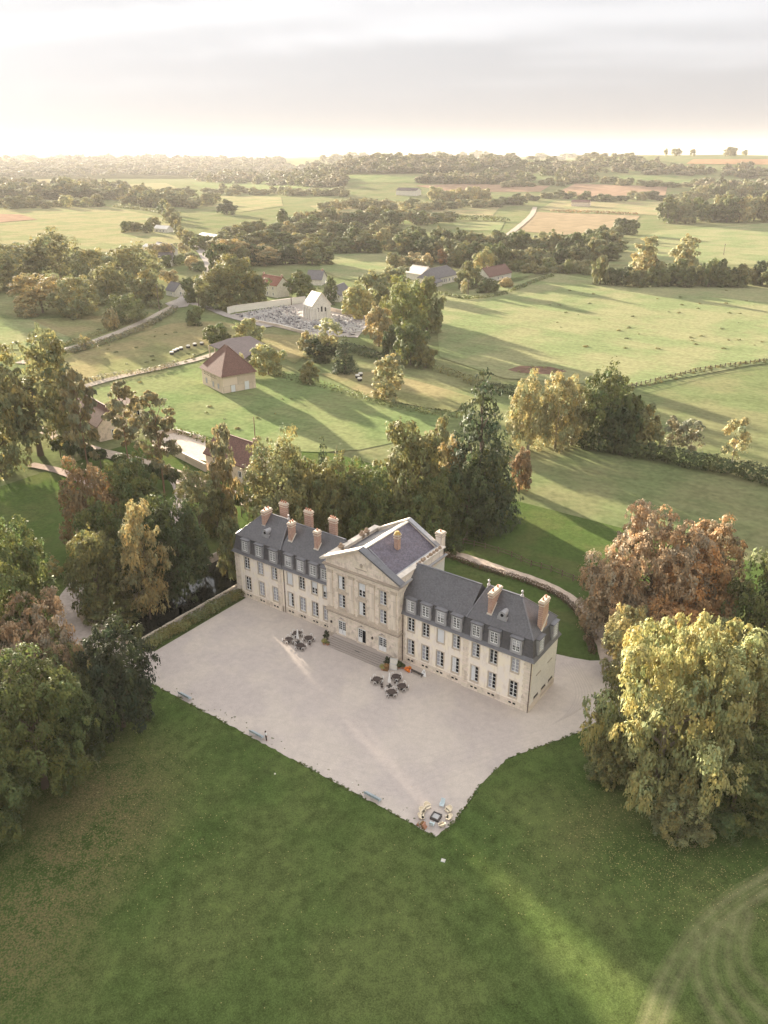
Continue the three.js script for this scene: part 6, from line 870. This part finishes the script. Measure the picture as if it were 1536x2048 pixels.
// ---------------------------------------------------------------- things on the court and the lawns
{ // round tables with their chairs, two clusters of four round a closed parasol
  const tbl = new THREE.Group(); tbl.name = 'round_table';
  mesh('table_top', [cyl(0.68, 0.68, 0.05, 0, 0.7, 0, 20)], MT.wicker, tbl); mesh('rim', new THREE.TorusGeometry(0.68, 0.025, 5, 20).rotateX(Math.PI / 2).translate(0, 0.725, 0), MT.iron, tbl); mesh('pedestal', [cyl(0.07, 0.05, 0.7, 0, 0, 0, 8), cyl(0.3, 0.1, 0.06, 0, 0, 0, 10)], MT.iron, tbl);
  const ch = new THREE.Group(); ch.name = 'bistro_chair';
  mesh('seat', cyl(0.21, 0.21, 0.04, 0, 0.43, 0, 12), MT.wicker, ch); mesh('backrest', tube([[-0.22, 0.45, -0.18], [-0.2, 0.78, -0.24], [0, 0.9, -0.27], [0.2, 0.78, -0.24], [0.22, 0.45, -0.18]], 0.042, 6, 14), MT.cloth, ch);
  for (const [x, z] of [[-0.18, -0.16], [0.18, -0.16], [-0.17, 0.17], [0.17, 0.17]]) mesh('leg', bar([x, 0, z * 1.15], [x * 0.9, 0.44, z], 0.018), MT.iron, ch);
  const st = new THREE.Group(); st.name = 'footstool'; mesh('seat', cyl(0.22, 0.22, 0.06, 0, 0.36, 0, 12), MT.wicker, st); for (let i = 0; i < 3; i++) mesh('leg', bar([0.2 * Math.cos(i * 2.1), 0, 0.2 * Math.sin(i * 2.1)], [0.14 * Math.cos(i * 2.1), 0.37, 0.14 * Math.sin(i * 2.1)], 0.02), MT.iron, st);
  const um = new THREE.Group(); um.name = 'closed_parasol';
  mesh('canopy', new THREE.LatheGeometry([[0.02, 2.75], [0.1, 2.6], [0.15, 2.3], [0.13, 2.1], [0.2, 1.6], [0.27, 0.95], [0.24, 0.82], [0.06, 0.85]].map((p) => new THREE.Vector2(...p)), 14).toNonIndexed(), MT.cloth, um); mesh('pole', bar([0, 0, 0], [0, 2.8, 0], 0.035), MT.iron, um); mesh('base', [box(-0.5, 0.5, 0, 0.1, -0.16, 0.16), box(-0.16, 0.16, 0.0, 0.11, -0.5, 0.5), cyl(0.1, 0.08, 0.35, 0, 0.1, 0, 8)], MT.iron, um);
  const cl = [[[-11.6, 7.3], [-11.7, 4.9], [-9.0, 4.9], [-8.6, 7.5]], [[7.8, 7.6], [9.9, 5.2], [12.1, 6.7], [11.6, 8.9]]], uc = [[-10.3, 6.3], [10.0, 7.2]], sd = ['left', 'right'], pos = [['farthest left', 'back', 'nearest the steps', 'front'], ['nearest the steps', 'back', 'farthest right', 'front']];
  seed(15);
  cl.forEach((c, k) => {
    const u = dup(um, `closed white parasol in the ${sd[k]} cluster of tables`, [uc[k][0], 0.05, uc[k][1]], 0.4); u.userData.category = 'parasol';
    c.forEach(([x, z], i) => {
      const t = dup(tbl, `dark round table, ${pos[k][i]} one of the ${sd[k]} cluster`, [x, 0.05, z], rr(0, 6), 'round tables on the court'); t.userData.category = 'table';
      for (let j = 0; j < 5; j++) { const a = j * 1.257 + rr(-0.15, 0.15) + i, r = rr(0.74, 0.92), q = dup(ch, `dark seated chair with pale back at the ${pos[k][i]} table of the ${sd[k]} cluster`, [x + Math.cos(a) * r, 0.05, z + Math.sin(a) * r], Math.atan2(-Math.cos(a), -Math.sin(a)), `chairs round the ${pos[k][i]} ${sd[k]} table`); q.userData.category = 'chair'; }
    });
  });
  [[-10.1, 7.4, 'left one of the two small dark stools before the left cluster'], [-7.9, 5.9, 'right one of the two small dark stools before the left cluster'], [9.0, 7.9, 'farther of the two small stools left of the right cluster'], [9.4, 8.4, 'nearer of the two small stools left of the right cluster'], [10.5, 6.3, 'nearer small stool in the middle of the right cluster'], [10.6, 5.7, 'farther small stool in the middle of the right cluster']].forEach(([x, z, l]) => { dup(st, l, [x, 0.05, z], 0).userData.category = 'stool'; });
}
{ // plants and oddments at the ends of the steps
  const shrubPot = (x, z, label) => { const g = thing('potted_shrub', label, 'potted plant', [x, 0.05, z]); mesh('pot', [new THREE.LatheGeometry([[0.02, 0], [0.28, 0], [0.4, 0.5], [0.45, 0.55], [0.42, 0.6], [0.34, 0.58]].map((p) => new THREE.Vector2(...p)), 12).toNonIndexed()], MT.trim, g); const f = mesh('foliage', crownGeo('round', 2, 1), leaf(K.yew), g); f.scale.set(1.05, 1.5, 1.05); f.position.y = 0.35; return g; };
  shrubPot(-6.75, 2.75, 'dark shrub in pale pot at the left end of the steps'); shrubPot(6.55, 2.95, 'dark shrub in pale pot at the right end of the steps');
  const flow = (x, z, label, c, r) => { const g = thing('flower_pot', label, 'potted plant', [x, 0.05, z]); mesh('pot', cyl(0.24, 0.34, 0.42, 0, 0, 0, 10), MT.pot, g); const f = mesh('foliage', crownGeo('bush', 3, 0), leaf(K[c]), g); f.scale.set(r, r * 0.8, r); f.position.y = 0.3; };
  flow(-6.2, 4.0, 'yellow green bushy pot left in front of the steps', 'yellow', 1.0); flow(-5.5, 3.9, 'narrow olive plant beside the yellow green pot', 'olive', 0.6); flow(6.5, 4.2, 'yellow green bushy pot right in front of the steps', 'yellow', 1.0); flow(8.4, 2.2, 'dark bushy plant behind the white board', 'dark', 1.3); flow(9.0, 1.9, 'low dark plant against the downpipe corner', 'dark', 0.8);
  const b = thing('wooden_crate', 'orange-brown wooden crate beside the right steps', 'crate', [7.0, 0.05, 3.9], 0.3);
  for (let k = 0; k < 4; k++) mesh('plank', [box(-0.4, 0.4, k * 0.24, k * 0.24 + 0.22, 0.37, 0.4), box(-0.4, 0.4, k * 0.24, k * 0.24 + 0.22, -0.4, -0.37), box(0.37, 0.4, k * 0.24, k * 0.24 + 0.22, -0.37, 0.37), box(-0.4, -0.37, k * 0.24, k * 0.24 + 0.22, -0.37, 0.37)], MT.wood, b); mesh('lid', box(-0.42, 0.42, 0.95, 0.99, -0.42, 0.42), MT.wood, b);
  const w = thing('leaning_board', 'tall whitish board leaning beside the right end of the steps', 'board', [7.8, 0.05, 2.85], 0.35);
  mesh('panel', new THREE.BoxGeometry(1.3, 2.0, 0.05).rotateX(-0.32).translate(0, 0.95, 0.1), MT.houseWhite, w); mesh('rail', [0, 1, 2].map((k) => new THREE.BoxGeometry(1.36, 0.07, 0.08).translate(0, -0.9 + k * 0.9, 0.02).rotateX(-0.32).translate(0, 0.95, 0.1)), MT.grey, w); mesh('strut', [bar([-0.5, 0, -0.9], [-0.5, 1.5, -0.18], 0.03), bar([0.5, 0, -0.9], [0.5, 1.5, -0.18], 0.03)], MT.oldWood, w);
  const o = thing('flower_bush', 'bright orange bush at the end of the dark bench', 'flowers', [10.1, 0.05, 1.95]); const of = mesh('blossom', crownGeo('bush', 2, 0), leaf([0.75, 0.26, 0.04]), o); of.scale.set(1.1, 0.95, 1.1); mesh('pot', cyl(0.3, 0.36, 0.3, 0, 0, 0, 10), MT.pot, o);
  const d = thing('dark_bench', 'long narrow dark bench beside the orange bush', 'bench', [11.9, 0.05, 2.0], -0.06); for (let k = 0; k < 3; k++) mesh('slat', box(-1.2, 1.2, 0.42, 0.47, -0.24 + k * 0.17, -0.1 + k * 0.17), MT.iron, d); for (const x of [-1.0, 1.0]) for (const z of [-0.18, 0.2]) mesh('leg', box(x - 0.04, x + 0.04, 0, 0.42, z - 0.04, z + 0.04), MT.iron, d);
  const p = thing('white_stool', 'small white stool between orange bush and dark bench', 'stool', [10.75, 0.05, 2.0]); mesh('seat', cyl(0.2, 0.2, 0.05, 0, 0.4, 0, 10), MT.white, p); mesh('body', cyl(0.13, 0.17, 0.4, 0, 0, 0, 10), MT.white, p);
  const s = thing('triangular_sign', 'white triangular stand at the right end of the dark bench', 'sign', [12.95, 0.05, 1.75], 0.2); const tr = new THREE.Shape([[-0.55, 0], [0.55, 0], [0.2, 1.15], [-0.05, 1.2]].map((q) => new THREE.Vector2(...q))), ho = new THREE.Path(); ho.absarc(0.08, 0.75, 0.14, 0, 6.28, false); tr.holes.push(ho);
  mesh('panel', new THREE.ExtrudeGeometry(tr, { depth: 0.06, bevelEnabled: false }).rotateX(-0.2), MT.white, s); mesh('backstay', bar([0.1, 0, -0.5], [0.1, 1.0, -0.1], 0.025), MT.iron, s);
  const m = thing('step_mat', 'small dark mat on the steps below the open door', 'mat', [0.3, 0.52, 3.0]); mesh('mat', box(-0.5, 0.5, 0.01, 0.035, -0.12, 0.12), MT.iron, m);
}
{ // pale blue slatted benches along the lawn edge
  const bench = (x, z, label, turn = 0) => { const g = thing('garden_bench', label, 'bench', [x, 0.06, z], turn, 'blue benches along the lawn edge'); for (let k = 0; k < 4; k++) mesh('seat_slat', box(-1.25, 1.25, 0.43, 0.465, -0.32 + k * 0.14, -0.2 + k * 0.14), MT.blueBench, g); for (let k = 0; k < 4; k++) mesh('back_slat', box(-1.25, 1.25, 0.52 + k * 0.12, 0.62 + k * 0.12, 0.24 + k * 0.03, 0.275 + k * 0.03), MT.blueBench, g); for (const s of [-1.15, 0, 1.15]) mesh('leg', [bar([s, 0, -0.26], [s, 0.44, -0.24], 0.03), bar([s, 0, 0.3], [s, 1.0, 0.37], 0.03), box(s - 0.03, s + 0.03, 0.38, 0.43, -0.3, 0.3)], MT.grey, g); return g; };
  bench(-14.5, 28.4, 'pale blue bench nearest the dark yew'); bench(1.05, 28.4, 'pale blue bench with the person beside it'); bench(22.2, 28.4, 'pale blue bench nearest the fire pit');
}
{ // the person beside the middle bench
  const g = thing('person', 'person in white top and black trousers standing by the middle bench', 'person', [2.72, 0.05, 28.2], 2.6);
  const solid = (bones, cell = 46) => { // one continuous skin over tapered bones
    const mc = new MarchingCubes(cell, MT.skin, false, false, 60000), Sx = 2.0, n = cell; mc.isolation = 0;
    const A = bones.map(([a, b, r0, r1]) => [new THREE.Vector3(...a), new THREE.Vector3(...b), r0, r1]), p = new THREE.Vector3(), ab = new THREE.Vector3(), ap = new THREE.Vector3();
    for (let k = 0; k < n; k++) for (let j = 0; j < n; j++) for (let i = 0; i < n; i++) { p.set((i / n - 0.5) * Sx, (j / n) * Sx - 0.05, (k / n - 0.5) * Sx); let s = 0; for (const [a, b, r0, r1] of A) { ab.subVectors(b, a); ap.subVectors(p, a); const t = clamp(ap.dot(ab) / ab.lengthSq(), 0, 1), d = ap.addScaledVector(ab, -t).length() - mix(r0, r1, t); s += Math.exp(-d * 45); } mc.field[k * n * n + j * n + i] = Math.log(Math.max(s, 1e-9)) / 45; }
    mc.update(); const c = mc.count, pos = new Float32Array(c * 3), nor = new Float32Array(c * 3);
    for (let i = 0; i < c; i++) for (let q = 0; q < 3; q++) { const v = (mc.positionArray[i * 3 + q] + 1) / 2; pos[i * 3 + q] = q === 1 ? v * Sx - 0.05 : (v - 0.5) * Sx; nor[i * 3 + q] = mc.normalArray[i * 3 + q]; }
    const geo = new THREE.BufferGeometry(); geo.setAttribute('position', new THREE.BufferAttribute(pos, 3)); geo.setAttribute('normal', new THREE.BufferAttribute(nor, 3)); geo.userData.uv = 1; return geo;
  };
  mesh('body', solid([[[0, 0.95, 0], [0, 1.38, 0], 0.1, 0.12], [[0, 1.4, 0], [0, 1.5, 0.01], 0.055, 0.05], [[0, 1.6, 0.02], [0, 1.64, 0.02], 0.095, 0.09], [[-0.17, 1.38, 0], [-0.24, 1.1, 0.02], 0.05, 0.04], [[-0.24, 1.1, 0.02], [-0.22, 0.86, 0.12], 0.04, 0.032], [[0.17, 1.38, 0], [0.24, 1.1, 0.02], 0.05, 0.04], [[0.24, 1.1, 0.02], [0.2, 0.88, 0.14], 0.04, 0.032], [[-0.09, 0.9, 0], [-0.1, 0.08, 0], 0.08, 0.045], [[0.09, 0.9, 0], [0.11, 0.08, 0.05], 0.08, 0.045], [[-0.1, 0.04, -0.03], [-0.1, 0.03, 0.13], 0.045, 0.035], [[0.11, 0.04, 0.02], [0.11, 0.03, 0.18], 0.045, 0.035], [[-0.22, 0.86, 0.12], [-0.2, 0.76, 0.16], 0.035, 0.02], [[0.2, 0.88, 0.14], [0.19, 0.78, 0.19], 0.035, 0.02]], 70), MT.skin, g);
  mesh('trousers', solid([[[-0.08, 0.98, 0], [0.08, 0.98, 0], 0.14, 0.14], [[-0.09, 0.92, 0], [-0.1, 0.12, 0], 0.12, 0.085], [[0.09, 0.92, 0], [0.11, 0.12, 0.05], 0.12, 0.085]]), MT.black, g);
  mesh('shirt', solid([[[0, 1.02, 0], [0, 1.36, 0], 0.145, 0.15], [[-0.15, 1.38, 0], [0.15, 1.38, 0], 0.08, 0.08], [[-0.17, 1.38, 0], [-0.24, 1.1, 0.02], 0.075, 0.065], [[0.17, 1.38, 0], [0.24, 1.1, 0.02], 0.075, 0.065]]), MT.cloth, g);
  mesh('hair', solid([[[0, 1.66, -0.03], [0, 1.69, 0.0], 0.1, 0.1], [[0, 1.62, -0.06], [0, 1.45, -0.09], 0.08, 0.05]]), MT.hair, g);
}
{ // ring of pale shell chairs round a square fire pit at the tip of the court
  const ch = new THREE.Group(); ch.name = 'shell_chair';
  const sh = []; const rim = (a, r, y) => [Math.cos(a) * r, y, Math.sin(a) * r]; for (let i = 0; i < 12; i++) { const a = Math.PI * (-0.05 + 1.1 * i / 12), b = Math.PI * (-0.05 + 1.1 * (i + 1) / 12), k = (q) => 0.42 + 0.42 * Math.pow(Math.sin(clamp(q, 0, Math.PI)), 1.2); sh.push([rim(a, 0.44, 0.3), rim(b, 0.44, 0.3), rim(b, 0.56, k(b)), rim(a, 0.56, k(a))], [rim(a, 0.5, 0.26), rim(a, 0.62, k(a)), rim(b, 0.62, k(b)), rim(b, 0.5, 0.26)], [rim(a, 0.56, k(a)), rim(b, 0.56, k(b)), rim(b, 0.62, k(b)), rim(a, 0.62, k(a))]); }
  mesh('shell', faces(sh), MT.cream, ch); mesh('seat', [cyl(0.46, 0.46, 0.1, 0, 0.26, 0, 14), box(-0.42, 0.42, 0.26, 0.36, -0.42, 0)], MT.cream, ch); for (const [x, z] of [[-0.34, -0.32], [0.34, -0.32], [-0.3, 0.32], [0.3, 0.32]]) mesh('leg', bar([x * 1.15, 0, z * 1.15], [x, 0.27, z], 0.025), MT.oldWood, ch);
  const F = [30.8, 26.3]; [[29.0, 25.5], [31.5, 24.4], [32.2, 25.5], [32.1, 27.0], [28.9, 26.5], [29.3, 27.4]].forEach(([x, z], i) => { const q = dup(ch, ['cream shell chair farthest left behind the fire pit', 'cream shell chair at the back right of the fire pit', 'cream shell chair right of the fire pit by the lawn', 'yellowish shell chair in front right of the fire pit', 'cream shell chair left of the fire pit', 'cream shell chair at the front left of the fire pit'][i], [x, 0.05, z], Math.atan2(x - F[0], z - F[1])); q.scale.setScalar(0.86); q.userData.category = 'chair'; });
  const bl = new THREE.Group(); bl.name = 'lawn_chair'; mesh('seat', box(-0.28, 0.28, 0.32, 0.37, -0.28, 0.3), MT.skyBlue, bl); mesh('backrest', new THREE.BoxGeometry(0.56, 0.72, 0.04).rotateX(0.35).translate(0, 0.68, 0.4), MT.skyBlue, bl); for (const x of [-0.25, 0.25]) { mesh('leg', bar([x, 0, -0.25], [x, 0.34, -0.22], 0.025), MT.grey, bl); mesh('leg', bar([x, 0, 0.4], [x, 0.34, 0.25], 0.025), MT.grey, bl); mesh('armrest', box(x - 0.04, x + 0.04, 0.54, 0.58, -0.25, 0.4), MT.skyBlue, bl); }
  [[30.4, 24.2, 'pale turquoise chair behind the fire pit'], [31.1, 27.7, 'pale blue chair in front of the fire pit']].forEach(([x, z, l]) => { dup(bl, l, [x, 0.05, z], Math.atan2(x - F[0], z - F[1])).userData.category = 'chair'; });
  const p = thing('fire_pit', 'square grey fire pit in the ring of shell chairs', 'fire pit', [F[0], 0.05, F[1]], 0.1);
  for (const [a, b, c, d] of [[-0.6, 0.6, -0.6, -0.45], [-0.6, 0.6, 0.45, 0.6], [-0.6, -0.45, -0.45, 0.45], [0.45, 0.6, -0.45, 0.45]]) mesh('side_wall', box(a, b, 0, 0.4, c, d), MT.iron, p); mesh('ash_bed', box(-0.45, 0.45, 0.02, 0.26, -0.45, 0.45), MT.gravePale, p); mesh('grate', [-0.2, 0, 0.2].map((x) => box(x - 0.03, x + 0.03, 0.27, 0.3, -0.45, 0.45)), MT.grey, p);
  const lg = thing('log_pile', 'small stack of orange-brown split logs at the lawn edge', 'log pile', [30.15, 0.05, 28.55], 0.05); seed(19);
  for (let r = 0; r < 3; r++) for (let k = 0; k < 5 - r; k++) mesh('log', new THREE.CylinderGeometry(0.13, 0.13, rr(0.5, 0.65), 7).rotateX(Math.PI / 2).translate(-0.62 + r * 0.14 + k * 0.28, 0.13 + r * 0.22, rr(-0.05, 0.05)), [MT.wood, MT.pot, MT.track][(k + r) % 3], lg);
  const wc = thing('white_cover', 'small white square plate alone on the front lawn', 'cover', [35.1, 0.03, 31.5], 0.3); mesh('frame', box(-0.26, 0.26, 0, 0.05, -0.24, 0.24), MT.grey, wc); mesh('plate', box(-0.22, 0.22, 0.05, 0.08, -0.2, 0.2), MT.houseWhite, wc);
  for (const [px, py, l] of [[705, 1566, 'tiny white marker on the lawn below the court edge'], [550, 1548, 'tiny pale marker left on the lawn below the court edge']]) { const v = G(px, py), q = thing('ground_marker', l, 'marker', [v.x, 0.03, v.z]); mesh('disc', cyl(0.14, 0.12, 0.06, 0, 0, 0, 8), MT.houseWhite, q); }
}
{ // post and rail fence behind the back path
  const px = [[905, 1084], [926, 1089], [948, 1093], [970, 1098], [996, 1106], [1023, 1115], [1042, 1124], [1062, 1133], [1082, 1138], [1102, 1144], [1124, 1153], [1146, 1162], [1168, 1170], [1190, 1180], [1215, 1192], [1240, 1206]], P = px.map(([x, y]) => G(x, y)), o = P[0], g = thing('paddock_fence', 'dark post and rail fence between back path and paddock', 'fence', [o.x, 0, o.z]);
  P.forEach((p) => mesh('post', box(p.x - o.x - 0.09, p.x - o.x + 0.09, 0, 1.5, p.z - o.z - 0.09, p.z - o.z + 0.09), MT.oldWood, g));
  for (let i = 0; i + 1 < P.length; i++) for (const y of [0.55, 1.2]) mesh('rail', beam([P[i].x - o.x, y, P[i].z - o.z], [P[i + 1].x - o.x, y, P[i + 1].z - o.z], 0.07, 0.13), MT.oldWood, g);
  const f = [[1254, 778], [1300, 766], [1350, 754], [1400, 742], [1450, 734], [1500, 728], [1545, 720]], A = []; for (let i = 0; i + 1 < f.length; i++) for (let k = 0; k < 5; k++) A.push(G(mix(f[i][0], f[i + 1][0], k / 5), mix(f[i][1], f[i + 1][1], k / 5)));
  const q = thing('field_fence', 'thin brown fence line across the great meadow', 'fence', [A[0].x, 0, A[0].z]); A.forEach((p, i) => { mesh('post', box(p.x - A[0].x - 0.14, p.x - A[0].x + 0.14, 0, 1.6, p.z - A[0].z - 0.14, p.z - A[0].z + 0.14), MT.oldWood, q); if (i) mesh('rail', [0.6, 1.2].map((y) => beam([A[i - 1].x - A[0].x, y, A[i - 1].z - A[0].z], [p.x - A[0].x, y, p.z - A[0].z], 0.08, 0.1), ), MT.oldWood, q); });
  tag(mesh('rough_grass', (() => { const L = []; seed(91); A.forEach((p, i) => { for (let k = 0; k < 3; k++) L.push([p.x - A[0].x + rr(-2.5, 2.5), 0.3, p.z - A[0].z + rr(-1, 1), rr(0.5, 1.0), 0.7]); }); return sprays(33, L, 2600, 0.3, { gap: 0.1 }); })(), leaf(K.olive)).translateX(A[0].x).translateZ(A[0].z), 'strip of rough grass along the thin meadow fence', 'grass', null, 'stuff');
}
{ // fallen leaves under the great yellow tree and rough tufts in the meadows
  seed(404); const pos = [], nor = [];
  const at = (px, py, sx, sy, n) => { for (let k = 0; k < n; k++) { const x = px + (rnd() + rnd() + rnd() - 1.5) * sx, y = py + (rnd() + rnd() + rnd() - 1.5) * sy; if (y > 2060) continue; const p = G(x, y), s = rr(0.03, 0.075), a = rr(0, 6.28), t = rr(-0.02, 0.03); const q = [[Math.cos(a) * s, Math.sin(a) * s], [-Math.sin(a) * s * 0.8, Math.cos(a) * s * 0.8], [-Math.cos(a) * s, -Math.sin(a) * s], [Math.sin(a) * s * 0.8, -Math.cos(a) * s * 0.8]].map(([u, v], i) => [p.x + u, 0.045 + (i % 2 ? t : 0.02), p.z + v]); pos.push(...q[0], ...q[2], ...q[1], ...q[0], ...q[3], ...q[2]); for (let i = 0; i < 6; i++) nor.push(0, 1, 0); } };
  at(1380, 1720, 190, 120, 1500); at(1230, 1640, 120, 100, 500); at(300, 1640, 190, 190, 700); at(600, 1800, 500, 200, 260); at(1100, 1720, 200, 120, 240);
  const g = new THREE.BufferGeometry(); g.setAttribute('position', new THREE.Float32BufferAttribute(pos, 3)); g.setAttribute('normal', new THREE.Float32BufferAttribute(nor, 3)); g.userData.uv = 1; const m = mesh('fallen_leaves', g, std([0.42, 0.34, 0.14], { side: THREE.DoubleSide })); tag(m, 'fallen pale leaves scattered over the front lawn', 'leaves', null, 'stuff');
  const L = []; for (const [px, py, sx, sy, n, s] of [[430, 820, 160, 60, 16, 0.7], [1330, 640, 240, 60, 46, 1.0], [1080, 742, 50, 8, 14, 0.8], [300, 690, 120, 40, 26, 0.9]]) for (let k = 0; k < n; k++) { const p = G(px + rr(-sx, sx), py + rr(-sy, sy)); L.push([p.x, 0.2, p.z, s * rr(0.5, 1.4), 0.5]); }
  tag(mesh('meadow_tufts', sprays(44, L, 5200, 0.28, { gap: 0.1 }), leaf(K.olive)), 'rough dark tufts dotted over the meadows', 'grass', null, 'stuff');
}
{ // grass creeping over the edge of the gravel
  const L = []; seed(808); let run = 0;
  const E2 = [[-31, 28.3], [-29, 28.95], [32.4, 28.95], [33.1, 25.5], [32.8, 21], [32.6, 17.8], [33.1, 11.5], [35, 7.6], [37.7, 3.1], [41, -4.1], [44.5, -9.5]];
  for (let i = 0; i + 1 < E2.length; i++) { const [a, b] = [E2[i], E2[i + 1]], n = Math.ceil(Math.hypot(b[0] - a[0], b[1] - a[1]) / 0.34); for (let k = 0; k < n; k++) { const t = k / n; if (vn(run++ * 0.21, 4) < 0.34) continue; L.push([mix(a[0], b[0], t) + rr(-0.22, 0.22), 0.04, mix(a[1], b[1], t) + rr(-0.22, 0.22), rr(0.1, 0.3), 0.4]); } }
  for (let k = 0; k < 46; k++) L.push([rr(-28, 31), 0.04, rr(27, 28.6), rr(0.05, 0.14), 0.4]);
  tag(mesh('edge_grass', sprays(55, L, 7000, 0.075, { gap: 0.1 }), leaf([0.075, 0.11, 0.03])), 'ragged grass growing over the edge of the gravel court', 'grass', null, 'stuff');
}
renderer.render(scene, camera);
